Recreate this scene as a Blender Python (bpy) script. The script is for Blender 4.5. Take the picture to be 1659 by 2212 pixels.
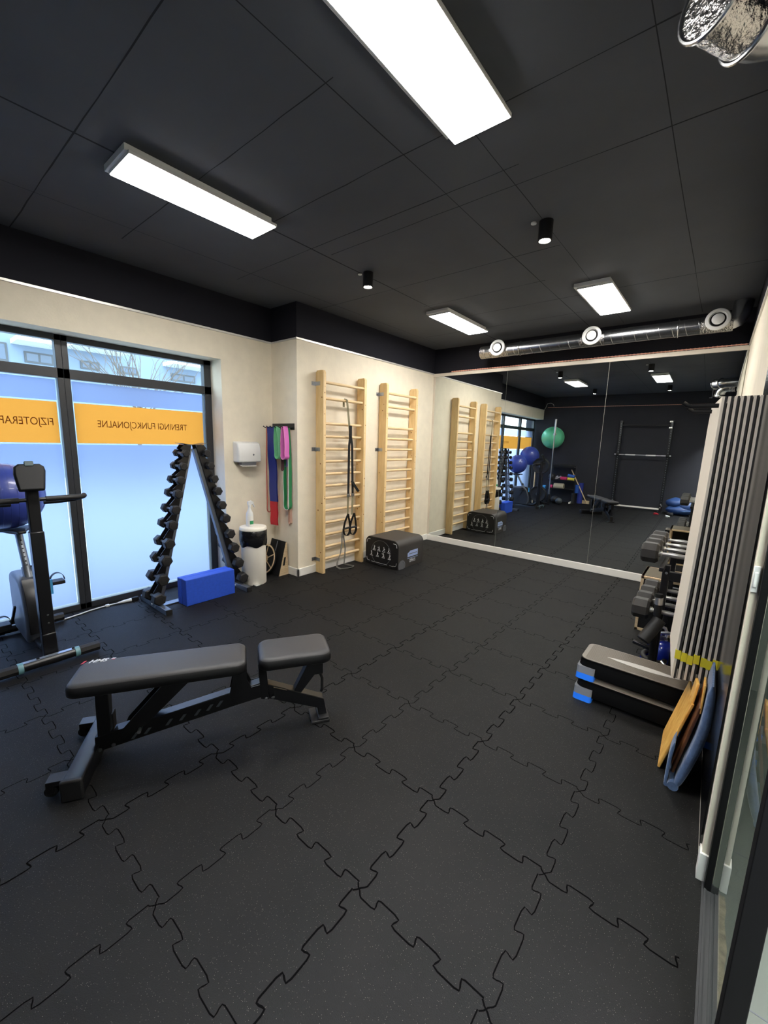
import bpy, bmesh, math, random
from mathutils import Vector, Matrix
random.seed(7)
for o in list(bpy.data.objects): bpy.data.objects.remove(o)
SC = bpy.context.scene
COL = SC.collection
PI = math.pi

# ------------------------------------------------------------------ camera, world, exposure
cam_d = bpy.data.cameras.new('camera'); cam = bpy.data.objects.new('camera', cam_d); COL.objects.link(cam)
cam_d.sensor_fit = 'HORIZONTAL'; cam_d.sensor_width = 36.0; cam_d.lens = 36.0 * 888.056 / 1659.0
cam_d.clip_start = 0.02; cam_d.clip_end = 200
CP = Vector((0.8293, -1.4362, 1.6098))
RR = ((0.7720, 0.6350, 0.0281), (0.1278, -0.1117, -0.9854), (-0.6226, 0.7644, -0.1674))
r0, r1, r2 = (Vector(r).normalized() for r in RR)
M = Matrix(((r0.x, -r1.x, -r2.x, CP.x), (r0.y, -r1.y, -r2.y, CP.y), (r0.z, -r1.z, -r2.z, CP.z), (0, 0, 0, 1)))
cam.matrix_world = M
SC.camera = cam
SC.view_settings.view_transform = 'Standard'; SC.view_settings.look = 'None'
SC.view_settings.gamma = 1.0; SC.view_settings.use_curve_mapping = False
SC.view_settings.exposure = 1.85
SC.cycles.use_denoising = True
SC.cycles.max_bounces = 10; SC.cycles.diffuse_bounces = 6; SC.cycles.glossy_bounces = 6
SC.cycles.transmission_bounces = 8; SC.cycles.transparent_max_bounces = 16
SC.cycles.sample_clamp_indirect = 6.0
PANEL = 15.0      # ceiling panel strength
SPOT = 60.0       # spot lens strength
SKY = 3.1
HALL_FILL = 30.0  # strength of the added fill panels in the hall
world = bpy.data.worlds.new('sky'); SC.world = world; world.use_nodes = True
nt = world.node_tree; bg = nt.nodes['Background']
tc = nt.nodes.new('ShaderNodeTexCoord'); sep = nt.nodes.new('ShaderNodeSeparateXYZ')
ramp = nt.nodes.new('ShaderNodeValToRGB')
nt.links.new(tc.outputs['Generated'], sep.inputs[0]); nt.links.new(sep.outputs['Z'], ramp.inputs[0])
ramp.color_ramp.elements[0].position = 0.0; ramp.color_ramp.elements[0].color = (0.68, 0.85, 1.0, 1)
ramp.color_ramp.elements[1].position = 0.6; ramp.color_ramp.elements[1].color = (0.58, 0.80, 1.0, 1)
nt.links.new(ramp.outputs[0], bg.inputs['Color']); bg.inputs['Strength'].default_value = SKY

# ------------------------------------------------------------------ materials
def lin(c):
    return tuple(((x / 255) / 12.92 if x / 255 <= 0.04045 else ((x / 255 + 0.055) / 1.055) ** 2.4) for x in c) + (1.0,)
MATS = {}
def mat(name, rgb, rough=0.6, metal=0.0, spec=0.5, noise=None, bump=None, coat=0.0, sheen=0.0):
    """principled material; noise=(scale, amount) mottles the colour, bump=(scale, strength)"""
    if name in MATS: return MATS[name]
    m = bpy.data.materials.new(name); m.use_nodes = True
    n = m.node_tree.nodes; l = m.node_tree.links; b = n['Principled BSDF']
    b.inputs['Base Color'].default_value = lin(rgb); b.inputs['Roughness'].default_value = rough
    b.inputs['Metallic'].default_value = metal; b.inputs['Specular IOR Level'].default_value = spec
    b.inputs['Coat Weight'].default_value = coat; b.inputs['Sheen Weight'].default_value = sheen
    if noise or bump:
        t = n.new('ShaderNodeTexCoord')
    if noise:
        tx = n.new('ShaderNodeTexNoise'); tx.inputs['Scale'].default_value = noise[0]; tx.inputs['Detail'].default_value = 6
        l.new(t.outputs['Object'], tx.inputs['Vector'])
        rp = n.new('ShaderNodeValToRGB'); c = lin(rgb); a = noise[1]
        rp.color_ramp.elements[0].position = 0.3; rp.color_ramp.elements[1].position = 0.7
        rp.color_ramp.elements[0].color = tuple(x * (1 - a) for x in c[:3]) + (1,)
        rp.color_ramp.elements[1].color = tuple(min(1, x * (1 + a)) for x in c[:3]) + (1,)
        l.new(tx.outputs[0], rp.inputs[0]); l.new(rp.outputs[0], b.inputs['Base Color'])
    if bump:
        t2 = n.new('ShaderNodeTexNoise'); t2.inputs['Scale'].default_value = bump[0]; t2.inputs['Detail'].default_value = 4
        l.new(t.outputs['Object'], t2.inputs['Vector'])
        bp = n.new('ShaderNodeBump'); bp.inputs['Strength'].default_value = bump[1]; bp.inputs['Distance'].default_value = 0.01
        l.new(t2.outputs[0], bp.inputs['Height']); l.new(bp.outputs[0], b.inputs['Normal'])
    MATS[name] = m; return m
def emit(name, rgb, s):
    m = bpy.data.materials.new(name); m.use_nodes = True; n = m.node_tree.nodes; n.clear()
    e = n.new('ShaderNodeEmission'); e.inputs[0].default_value = rgb + (1,); e.inputs[1].default_value = s
    o = n.new('ShaderNodeOutputMaterial'); m.node_tree.links.new(e.outputs[0], o.inputs[0]); return m
def glass(name, tint, refl=1.0, rough=0.0):
    m = bpy.data.materials.new(name); m.use_nodes = True; n = m.node_tree.nodes; l = m.node_tree.links; n.clear()
    t = n.new('ShaderNodeBsdfTransparent'); t.inputs[0].default_value = tint + (1,)
    g = n.new('ShaderNodeBsdfGlossy'); g.inputs['Roughness'].default_value = rough
    f = n.new('ShaderNodeFresnel'); f.inputs[0].default_value = 1.45
    k = n.new('ShaderNodeMath'); k.operation = 'MULTIPLY'; k.inputs[1].default_value = refl
    x = n.new('ShaderNodeMixShader'); o = n.new('ShaderNodeOutputMaterial')
    # both faces of the pane are modelled; only the outer side of each face reflects
    gm = n.new('ShaderNodeNewGeometry'); sb_ = n.new('ShaderNodeMath'); sb_.operation = 'SUBTRACT'; sb_.inputs[0].default_value = refl; l.new(gm.outputs['Backfacing'], sb_.inputs[1])
    cl = n.new('ShaderNodeMath'); cl.operation = 'MAXIMUM'; cl.inputs[1].default_value = 0.0; l.new(sb_.outputs[0], cl.inputs[0]); l.new(cl.outputs[0], k.inputs[1])
    l.new(f.outputs[0], k.inputs[0]); l.new(k.outputs[0], x.inputs[0]); l.new(t.outputs[0], x.inputs[1]); l.new(g.outputs[0], x.inputs[2]); l.new(x.outputs[0], o.inputs[0])
    return m
def film(name, rgb, trans, rough=0.5, blur=0.0):
    """translucent window foil"""
    m = bpy.data.materials.new(name); m.use_nodes = True; n = m.node_tree.nodes; l = m.node_tree.links; n.clear()
    t = n.new('ShaderNodeBsdfTranslucent'); t.inputs[0].default_value = lin(rgb)
    d = n.new('ShaderNodeBsdfDiffuse'); d.inputs[0].default_value = lin(rgb)
    x = n.new('ShaderNodeMixShader'); x.inputs[0].default_value = trans; o = n.new('ShaderNodeOutputMaterial')
    l.new(d.outputs[0], x.inputs[1]); l.new(t.outputs[0], x.inputs[2]); out = x
    if blur:   # etched look: part of the light passes nearly straight and is only blurred
        r = n.new('ShaderNodeBsdfRefraction'); r.inputs[0].default_value = lin(rgb); r.inputs['Roughness'].default_value = rough; r.inputs['IOR'].default_value = 1.4
        out = n.new('ShaderNodeMixShader'); out.inputs[0].default_value = blur; l.new(x.outputs[0], out.inputs[1]); l.new(r.outputs[0], out.inputs[2])
    l.new(out.outputs[0], o.inputs[0]); return m
def rubber_floor():
    m = bpy.data.materials.new('rubber_tiles'); m.use_nodes = True; n = m.node_tree.nodes; l = m.node_tree.links; b = n['Principled BSDF']
    t = n.new('ShaderNodeTexCoord')
    def nz(scale, detail=3, rough=0.5):
        x = n.new('ShaderNodeTexNoise'); x.inputs['Scale'].default_value = scale; x.inputs['Detail'].default_value = detail; x.inputs['Roughness'].default_value = rough
        l.new(t.outputs['Object'], x.inputs['Vector']); return x
    big = nz(1.7, 5, .6); fine = nz(260, 2); vor = n.new('ShaderNodeTexVoronoi'); vor.inputs['Scale'].default_value = 230
    l.new(t.outputs['Object'], vor.inputs['Vector'])
    r1_ = n.new('ShaderNodeValToRGB'); e = r1_.color_ramp.elements
    e[0].position = .35; e[0].color = lin((18, 18, 19)); e[1].position = .7; e[1].color = lin((26, 25, 25))
    l.new(big.outputs[0], r1_.inputs[0])
    # pale EPDM flecks: only voronoi cells whose random value is high, near the cell centre
    sx = n.new('ShaderNodeSeparateColor'); l.new(vor.outputs['Color'], sx.inputs[0])
    gt = n.new('ShaderNodeMath'); gt.operation = 'GREATER_THAN'; gt.inputs[1].default_value = .80; l.new(sx.outputs[0], gt.inputs[0])
    lt = n.new('ShaderNodeMath'); lt.operation = 'LESS_THAN'; lt.inputs[1].default_value = .22; l.new(vor.outputs['Distance'], lt.inputs[0])
    ml = n.new('ShaderNodeMath'); ml.operation = 'MULTIPLY'; l.new(gt.outputs[0], ml.inputs[0]); l.new(lt.outputs[0], ml.inputs[1])
    m2 = n.new('ShaderNodeMath'); m2.operation = 'MULTIPLY'; m2.inputs[1].default_value = .5; l.new(ml.outputs[0], m2.inputs[0])
    mx = n.new('ShaderNodeMix'); mx.data_type = 'RGBA'; l.new(m2.outputs[0], mx.inputs[0]); l.new(r1_.outputs[0], mx.inputs[6]); mx.inputs[7].default_value = lin((118, 114, 108))
    l.new(mx.outputs[2], b.inputs['Base Color'])
    b.inputs['Roughness'].default_value = .66; b.inputs['Specular IOR Level'].default_value = .24
    bp = n.new('ShaderNodeBump'); bp.inputs['Strength'].default_value = .35; bp.inputs['Distance'].default_value = .004
    l.new(fine.outputs[0], bp.inputs['Height']); l.new(bp.outputs[0], b.inputs['Normal'])
    return m
def wood(name, c1, c2, scale=(2, 2, 22), rough=.5, axis_noise=3.0):
    m = bpy.data.materials.new(name); m.use_nodes = True; n = m.node_tree.nodes; l = m.node_tree.links; b = n['Principled BSDF']
    t = n.new('ShaderNodeTexCoord'); mp = n.new('ShaderNodeMapping'); mp.inputs['Scale'].default_value = scale
    l.new(t.outputs['Object'], mp.inputs[0])
    x = n.new('ShaderNodeTexNoise'); x.inputs['Scale'].default_value = axis_noise; x.inputs['Detail'].default_value = 5; x.inputs['Distortion'].default_value = .6
    l.new(mp.outputs[0], x.inputs['Vector']); r = n.new('ShaderNodeValToRGB')
    r.color_ramp.elements[0].position = .3; r.color_ramp.elements[0].color = lin(c1); r.color_ramp.elements[1].position = .7; r.color_ramp.elements[1].color = lin(c2)
    l.new(x.outputs[0], r.inputs[0]); l.new(r.outputs[0], b.inputs['Base Color']); b.inputs['Roughness'].default_value = rough; return m

BEIGE = mat('wall_paint', (236, 226, 206), .85, noise=(9, .035), bump=(60, .08))
CEIL = mat('black_ceiling_paint', (86, 89, 95), .8, spec=.2, noise=(1.3, .10), bump=(35, .05))
BLACKW = mat('black_wall_paint', (50, 50, 56), .75, spec=.2, noise=(3, .06), bump=(50, .05))
UPPER = mat('upper_wall_black', (35, 35, 42), .8, spec=.15)
JOINT = mat('joint_dark', (50, 51, 55), .9, spec=.1)
WHITE = mat('white_paint', (236, 234, 228), .45)
TRIMW = mat('trim_cream', (228, 218, 202), .5)
ALU = mat('alu_profile', (225, 222, 215), .35, .4)
FRAME = mat('anthracite_frame', (50, 52, 56), .4, noise=(20, .05))
MIRROR = mat('mirror_silver', (226, 230, 228), 0.0, 1.0)
MEDGE = mat('mirror_edge', (190, 205, 198), .2, .3)
FLOORM = rubber_floor()
SEAM = mat('seam_dark', (6, 6, 7), .95, spec=.05)
BLK = mat('black_powder_coat', (22, 22, 25), .3, spec=.55)
BLKM = mat('black_matt', (20, 20, 22), .7, spec=.3)
BLKRUB = mat('black_rubber', (28, 27, 28), .55, bump=(180, .1))
HEXRUB = mat('hex_rubber', (46, 44, 43), .5, noise=(30, .1), bump=(200, .08))
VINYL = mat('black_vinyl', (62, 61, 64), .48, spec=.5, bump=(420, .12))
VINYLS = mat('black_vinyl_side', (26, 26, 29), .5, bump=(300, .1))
CHROME = mat('chrome', (240, 240, 240), .28, 1.0)
STEEL = mat('brushed_steel', (170, 172, 176), .3, 1.0)
GALV = mat('galvanised_steel', (188, 190, 192), .24, 1.0, noise=(14, .12), bump=(24, .05))
FOIL = mat('foil_tape', (200, 198, 195), .22, 1.0, bump=(55, .9))
GREYM = mat('grey_metal', (120, 126, 134), .4, .6)
WPLAS = mat('white_plastic', (232, 232, 230), .35)
WENAM = mat('white_enamel', (246, 240, 228), .35)
PINE = wood('pine', (212, 178, 122), (232, 202, 150), (6, 6, 1.2), .5)
PINEY = wood('pine_round', (222, 190, 142), (236, 208, 164), (6, 1.5, 6), .5)
OAK = wood('honey_oak', (226, 158, 66), (250, 202, 112), (3, 12, 5), .45)
DKOAK = wood('brown_oak', (84, 48, 28), (120, 74, 44), (3, 12, 5), .4)
PLY = wood('plywood', (205, 178, 140), (226, 202, 166), (4, 4, 20), .6)
KNOT = mat('pine_knot', (140, 92, 48), .6)
BLUEF = mat('blue_foam', (40, 84, 205), .6, noise=(40, .06))
BLUEB = mat('bright_blue_plastic', (28, 112, 228), .4)
NAVY = mat('navy_velour', (74, 100, 140), .9, noise=(26, .22), bump=(70, .35), sheen=.4)
BALLB = mat('blue_ball', (58, 74, 160), .35, coat=.2)
BALLG = mat('green_ball', (104, 204, 158), .35, coat=.2)
GREYP = mat('grey_plastic', (104, 106, 112), .5)
DECK = mat('step_deck', (112, 104, 94), .42, spec=.5)
LOGO = mat('logo_white', (222, 224, 228), .5)
LOGOG = mat('print_grey', (120, 122, 126), .5)
LOGOR = mat('logo_red', (190, 40, 60), .5)
LBLUE = mat('label_blue', (168, 188, 232), .5)
YEL = mat('yellow_tape', (222, 208, 52), .6)
MATG = mat('mat_grey_foam', (212, 204, 192), .8, bump=(200, .1))
MATF = mat('mat_cream_face', (222, 212, 196), .75)
MATB = mat('mat_black_foam', (34, 33, 36), .75)
COPPER = mat('copper_led_strip', (240, 178, 156), .5)
TRXG = mat('olive_webbing', (128, 120, 92), .8, bump=(200, .3))
GREYB = mat('grey_band', (120, 118, 112), .7)
BAG = mat('black_bin_bag', (22, 22, 26), .25, bump=(18, .8))
GREENL = mat('label_green', (46, 150, 96), .5)
SALMON = mat('salmon_tube', (196, 108, 96), .5)
NBLUE = mat('navy_latex', (28, 44, 128), .5)
REDL = mat('red_latex', (196, 26, 44), .5)
MINT = mat('mint_fabric', (122, 200, 150), .8)
PINKF = mat('pink_fabric', (214, 112, 190), .8)
PINKE = mat('light_pink_edge', (238, 160, 200), .8)
GREENB = mat('green_latex', (44, 140, 84), .5)
PEACH = mat('peach_latex', (206, 170, 152), .6)
PURP = mat('lilac_plastic', (150, 130, 200), .5)
PINKR = mat('pink_foam', (214, 56, 110), .6)
YELF = mat('yellow_foam', (224, 208, 70), .6)
LTBL = mat('light_blue_foam', (70, 160, 214), .6)
CONC = mat('rough_screed', (150, 138, 118), .95, noise=(30, .35), bump=(40, .8))
HALLF = mat('grey_hall_floor', (112, 116, 109), .5)
HALLW = mat('hall_wall', (128, 132, 124), .8)
FACADE = mat('facade_plaster', (104, 116, 132), .9)
PAVE = mat('pale_paving', (140, 142, 146), .9)
BARK = mat('bark', (84, 74, 66), .9)
DGLASS = mat('dark_window_glass', (52, 66, 84), .15)
GLASS = glass('clear_glass', (.95, .97, .96))
DOORG = glass('door_glass', (.80, .84, .81), 1.0)
FILMB = film('frosted_foil', (204, 208, 226), .85, .36, .88)
FILMO = film('orange_foil', (212, 170, 108), .85)
LETTER = film('letter_foil', (166, 120, 74), .8)
PANELM = emit('led_diffuser', (1.0, .97, .92), PANEL)
SPOTM = emit('spot_lens', (1.0, .92, .76), SPOT)
BLACKG = mat('black_gloss', (12, 12, 14), .12)

# ------------------------------------------------------------------ mesh builder
OFF = {}
class MB:
    def __init__(s): s.v = []; s.f = []; s.m = []
    def add(s, vs, fs, mi=0):
        b = len(s.v); s.v += [Vector(p) for p in vs]
        for f in fs: s.f.append([i + b for i in f]); s.m.append(mi)
        return s
    def hexa(s, p, mi=0):   # p: 4 bottom ccw, 4 top ccw
        return s.add(p, [(3, 2, 1, 0), (4, 5, 6, 7), (0, 1, 5, 4), (1, 2, 6, 5), (2, 3, 7, 6), (3, 0, 4, 7)], mi)
    def box(s, lo, hi, mi=0):
        x0, y0, z0 = lo; x1, y1, z1 = hi
        return s.hexa([(x0, y0, z0), (x1, y0, z0), (x1, y1, z0), (x0, y1, z0), (x0, y0, z1), (x1, y0, z1), (x1, y1, z1), (x0, y1, z1)], mi)
    def beam(s, a, b, w, h, up=(0, 0, 1), mi=0):   # rectangular bar a->b, w sideways, h along up
        a = Vector(a); b = Vector(b); d = (b - a).normalized(); sd = d.cross(Vector(up)).normalized(); u = sd.cross(d).normalized()
        sd = sd * w / 2; u = u * h / 2
        return s.hexa([a - sd - u, b - sd - u, b + sd - u, a + sd - u, a - sd + u, b - sd + u, b + sd + u, a + sd + u], mi)
    def prism(s, poly, vec, mi=0):
        n = len(poly); vec = Vector(vec); p = [Vector(q) for q in poly]
        nrm = Vector((0, 0, 0))
        for i in range(n): nrm += p[i].cross(p[(i + 1) % n])
        if nrm.dot(vec) < 0: p.reverse()
        vs = p + [q + vec for q in p]
        fs = [tuple(range(n - 1, -1, -1)), tuple(range(n, 2 * n))] + [(i, (i + 1) % n, n + (i + 1) % n, n + i) for i in range(n)]
        return s.add(vs, fs, mi)
    def tube(s, pts, r, n=12, closed=False, mi=0, caps=True):
        P = [Vector(p) for p in pts]; k = len(P); rs = r if isinstance(r, (list, tuple)) else [r] * k
        T = []
        for i in range(k):
            a = P[i - 1] if (i > 0 or closed) else P[i]; b = P[(i + 1) % k] if (i < k - 1 or closed) else P[i]
            T.append((b - a).normalized())
        u = T[0].orthogonal().normalized(); vs = []
        for i in range(k):
            u = (u - T[i] * u.dot(T[i]))
            u = u.normalized() if u.length > 1e-6 else T[i].orthogonal().normalized()
            w = T[i].cross(u)
            for j in range(n):
                a = 2 * PI * j / n; vs.append(P[i] + (u * math.cos(a) + w * math.sin(a)) * rs[i])
        fs = []
        for i in range(k if closed else k - 1):
            q = (i + 1) % k
            for j in range(n): fs.append((i * n + j, i * n + (j + 1) % n, q * n + (j + 1) % n, q * n + j))
        if caps and not closed: fs += [tuple(range(n - 1, -1, -1)), tuple((k - 1) * n + j for j in range(n))]
        return s.add(vs, fs, mi)
    def cyl(s, a, b, ra, rb=None, n=24, mi=0): return s.tube([a, b], [ra, ra if rb is None else rb], n, mi=mi)
    def lathe(s, prof, c, axis=(0, 0, 1), n=28, mi=0, cap=True):   # prof [(r, h)] along axis from c
        c = Vector(c); ax = Vector(axis).normalized(); u = ax.orthogonal().normalized(); w = ax.cross(u); vs = []
        for r, h in prof:
            for j in range(n):
                a = 2 * PI * j / n; vs.append(c + ax * h + (u * math.cos(a) + w * math.sin(a)) * max(r, 1e-4))
        k = len(prof); fs = []
        for i in range(k - 1):
            for j in range(n): fs.append((i * n + j, i * n + (j + 1) % n, (i + 1) * n + (j + 1) % n, (i + 1) * n + j))
        if cap: fs += [tuple(range(n - 1, -1, -1)), tuple((k - 1) * n + j for j in range(n))]
        return s.add(vs, fs, mi)
    def sphere(s, c, r, n=32, sq=(1, 1, 1), mi=0):
        k = n // 2; prof = [(r * math.sin(PI * i / k), -r * math.cos(PI * i / k)) for i in range(k + 1)]
        b = len(s.v); s.lathe(prof, (0, 0, 0), (0, 0, 1), n, mi)
        for i in range(b, len(s.v)): p = s.v[i]; s.v[i] = Vector((p.x * sq[0], p.y * sq[1], p.z * sq[2])) + Vector(c)
        return s
    def ribbon(s, pts, wv, th=.002, mi=0):   # flat strip following pts, width vector wv, thickness th
        P = [Vector(p) for p in pts]; wv = Vector(wv) / 2; k = len(P); vs = []
        for i in range(k):
            t = (P[min(i + 1, k - 1)] - P[max(i - 1, 0)]).normalized(); nn = t.cross(wv).normalized() * th / 2
            vs += [P[i] - wv - nn, P[i] + wv - nn, P[i] + wv + nn, P[i] - wv + nn]
        fs = [(0, 1, 2, 3)[::-1], tuple(4 * (k - 1) + j for j in range(4))]
        for i in range(k - 1):
            for j in range(4): fs.append((4 * i + j, 4 * i + (j + 1) % 4, 4 * i + 4 + (j + 1) % 4, 4 * i + 4 + j))
        return s.add(vs, fs, mi)
    def xf(s, mtx):
        s.v = [mtx @ p for p in s.v]; return s
    def build(s, name, mats, parent=None, bevel=0, seg=2, sharp=38, local=False):
        me = bpy.data.meshes.new(name); o = bpy.data.objects.new(name, me); COL.objects.link(o)
        off = Vector((0, 0, 0))
        if parent is not None:
            o.parent = parent
            if not local: off = OFF[parent.name]
        OFF[o.name] = off
        me.from_pydata([tuple(p - off) for p in s.v], [], s.f)
        for m in (mats if isinstance(mats, (list, tuple)) else [mats]): me.materials.append(m)
        for p, mi in zip(me.polygons, s.m): p.material_index = mi; p.use_smooth = True
        bm = bmesh.new(); bm.from_mesh(me); bmesh.ops.recalc_face_normals(bm, faces=bm.faces); bm.to_mesh(me); bm.free()
        me.set_sharp_from_angle(angle=math.radians(sharp))
        if bevel:
            b = o.modifiers.new('bevel', 'BEVEL'); b.width = bevel; b.segments = seg; b.limit_method = 'ANGLE'; b.angle_limit = math.radians(50)
            b.harden_normals = False
        return o
def thing(name, label, cat, loc=(0, 0, 0), rz=0, group=None):
    o = bpy.data.objects.new(name, None); COL.objects.link(o); o.location = loc; o.rotation_euler = (0, 0, rz); o.empty_display_size = .1
    OFF[o.name] = Vector(loc); o['label'] = label; o['category'] = cat
    if group: o['group'] = group
    return o
def tag(o, label, cat, group=None, kind=None):
    o['label'] = label; o['category'] = cat
    if group: o['group'] = group
    if kind: o['kind'] = kind
    return o
def struct(o): o['kind'] = 'structure'; return o
def base(o, loc):   # give a one-mesh thing its origin at loc
    loc = Vector(loc); o.data.transform(Matrix.Translation(-loc)); o.location = loc; OFF[o.name] = loc; return o
def dup(root, loc, label, rz=None, group=None, scale=None):
    r = root.copy(); COL.objects.link(r); r.location = loc; r['label'] = label
    if rz is not None: r.rotation_euler = (0, 0, rz)
    if scale: r.scale = scale
    if group: r['group'] = group
    for ch in list(root.children):
        c = ch.copy(); COL.objects.link(c); c.parent = r
        for g in list(ch.children):
            d = g.copy(); COL.objects.link(d); d.parent = c
    return r
def text_obj(name, body, size, mtx, m, parent=None, shear=0.0, extrude=.0004, bold=0.0, fit=None):
    cu = bpy.data.curves.new(name, 'FONT'); cu.body = body; cu.size = size; cu.shear = shear; cu.extrude = extrude; cu.offset = bold
    cu.align_x = 'CENTER'; cu.align_y = 'CENTER'
    t = bpy.data.objects.new(name + '_tmp', cu); COL.objects.link(t)
    dg = bpy.context.evaluated_depsgraph_get(); me = bpy.data.meshes.new_from_object(t.evaluated_get(dg)); bpy.data.objects.remove(t)
    if fit:
        xs = [v.co.x for v in me.vertices]; k = fit / max(1e-6, max(xs) - min(xs)); me.transform(Matrix.Diagonal((k, 1, 1, 1)))
    me.transform(mtx)
    o = bpy.data.objects.new(name, me); COL.objects.link(o); me.materials.clear(); me.materials.append(m)
    off = Vector((0, 0, 0))
    if parent is not None: o.parent = parent; off = OFF[parent.name]
    OFF[o.name] = off; me.transform(Matrix.Translation(-off)); return o
def frame_mtx(origin, xaxis, yaxis):
    x = Vector(xaxis).normalized(); y = Vector(yaxis).normalized(); z = x.cross(y)
    return Matrix(((x.x, y.x, z.x, origin[0]), (x.y, y.y, z.y, origin[1]), (x.z, y.z, z.z, origin[2]), (0, 0, 0, 1)))
def rrect(w, h, r, n=5, cx=0, cy=0, corners=(1, 1, 1, 1)):   # 2D rounded rectangle ccw from bottom-left
    out = []
    for (sx, sy, a0), c in zip(((-1, -1, PI), (1, -1, 1.5 * PI), (1, 1, 0), (-1, 1, .5 * PI)), corners):
        if not c: out.append((cx + sx * w / 2, cy + sy * h / 2)); continue
        for i in range(n + 1):
            a = a0 + PI / 2 * i / n; out.append((cx + sx * (w / 2 - r) + r * math.cos(a), cy + sy * (h / 2 - r) + r * math.sin(a)))
    return out
def arc(c, r, a0, a1, n, f):   # list of f(u, v) points on an arc
    return [f(c[0] + r * math.cos(a0 + (a1 - a0) * i / n), c[1] + r * math.sin(a0 + (a1 - a0) * i / n)) for i in range(n + 1)]

# ------------------------------------------------------------------ room constants
XL, XW, XG = -2.92, -3.38, -3.60       # wall-bar wall, window-side wall, window plane
YN, YB = 1.58, -2.85                   # niche return, back wall
ZT, ZC = 2.70, 3.07                    # trim height, ceiling
PHI = math.radians(.7326)
def ym(x): return 4.357 + (x + 1) * math.tan(PHI)
def xr(y): return .954 - (y - .374) * .01672

# floor with dovetailed tile seams -----------------------------------------------------------
fb = MB(); fb.box((-3.72, YB - .1, -.05), (.985, 4.6, 0), 0)
def seam(axis, c, s0, s1, w):
    T = .5 / 3; A = .0185; pts = []; fl_ = 1 if axis == 'x' else -1
    k0 = int(math.floor(s0 / T)) - 1; k1 = int(math.ceil(s1 / T)) + 1
    for k in range(k0, k1):
        b = k * T; e = -.0045 if (k % 3) else .017
        for s_, n_ in ((b - e, A * .75), (b - e * .4, A * .2), (b + e * .4, -A * .2), (b + e, -A * .75), (b + abs(e) + .008, -A), (b + T / 2 - .012, -A), (b + T / 2 + .0035, -A * .8), (b + T / 2 + .002, -A * .25), (b + T / 2 - .002, A * .25), (b + T / 2 - .0035, A * .8), (b + T / 2 + .006, A), (b + T - .016, A)):
            pts.append((s_, n_))
    pts = [p for p in pts if s0 <= p[0] <= s1]; vs = []
    for i, p in enumerate(pts):
        a = pts[max(0, i - 1)]; b = pts[min(len(pts) - 1, i + 1)]; t = Vector((b[0] - a[0], b[1] - a[1])).normalized(); nn = Vector((-t.y, t.x)) * w / 2
        for sg in (1, -1):
            u, v = p[0] + sg * nn.x, p[1] + sg * nn.y
            vs.append((u, c + v, .0006) if axis == 'x' else (c + fl_ * v, u, .0007))
    fb.add(vs, [(2 * i, 2 * i + 1, 2 * i + 3, 2 * i + 2) for i in range(len(pts) - 1)], 1)
for i in range(-7, 2):
    if i * .5 < .96: seam('y', i * .5, YB, 4.34, .0062 if i in (0, -2) else .0042)
for j in range(-5, 9): seam('x', j * .5, -3.6, .965, .0056 if j in (0, -1) else .0040)
struct(fb.build('floor', [FLOORM, SEAM]))

# ceiling ------------------------------------------------------------------------------------
cb = MB(); cb.box((-3.75, YB - .1, ZC), (1.3, 4.7, ZC + .1), 0)
def cline(a, b, w=.006):
    d = Vector((b[0] - a[0], b[1] - a[1])); n = Vector((-d.y, d.x)).normalized() * w / 2; z = ZC - .0006; k = 14; vs = []
    for i in range(k + 1):
        t = i / k; ww = n * random.uniform(.5, 1.3); px, py = a[0] + d.x * t + random.uniform(-.003, .003), a[1] + d.y * t + random.uniform(-.003, .003)
        vs += [(px + ww.x, py + ww.y, z), (px - ww.x, py - ww.y, z)]
    cb.add(vs, [(2 * i, 2 * i + 1, 2 * i + 3, 2 * i + 2) for i in range(k)], 1)
for x, w in ((-.645, .007), (-1.85, .012), (-2.67, .006), (-.285, .004), (.45, .004)): cline((x, YB), (x, 4.3), w)
for y, x0, x1 in ((-.65, -3.4, -.75), (-.09, -2.9, -.6), (.45, -1.85, .9), (.87, -2.9, -.2), (1.03, -1.8, .9), (1.9, -2.9, -.3), (2.5, -1.9, -.6), (3.05, -1.9, .9), (3.6, -2.6, -.3), (-1.3, -3, .9), (-1.9, -3, .9)): cline((x0, y), (x1, y), .007)
struct(cb.build('ceiling', [CEIL, JOINT]))

# walls --------------------------------------------------------------------------------------
w = MB(); w.prism([(XL, YN, 0), (XL, ym(XL), 0), (XL - .6, ym(XL), 0), (XL - .6, YN, 0)], (0, 0, ZT), 0)
w.prism([(XL, YN, ZT), (XL, 4.6, ZT), (XL - .6, 4.6, ZT), (XL - .6, YN, ZT)], (0, 0, ZC - ZT), 1)
struct(w.build('wall_left', [BEIGE, UPPER]))
w = MB(); yR, zO = .95, 2.42           # window-side wall: above the opening and the strip beside it
w.box((XW - .4, yR, 0), (XW, YN, ZT), 0); w.box((XW - .4, YB, zO), (XW, yR, ZT), 0); w.box((XW - .4, YB - .1, ZT), (XW, YN, ZC), 1)
struct(w.build('wall_window_side', [BEIGE, UPPER]))
w = MB(); m0, m1 = (-3.5, ym(-3.5)), (1.1, ym(1.1))
w.prism([(m0[0], m0[1] + .008, 0), (m1[0], m1[1] + .008, 0), (m1[0], m1[1] + .2, 0), (m0[0], m0[1] + .2, 0)], (0, 0, ZT), 0)
w.prism([(m0[0], m0[1] + .004, ZT), (m1[0], m1[1] + .004, ZT), (m1[0], m1[1] + .2, ZT), (m0[0], m0[1] + .2, ZT)], (0, 0, ZC - ZT), 1)
struct(w.build('wall_front', [TRIMW, UPPER]))
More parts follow.
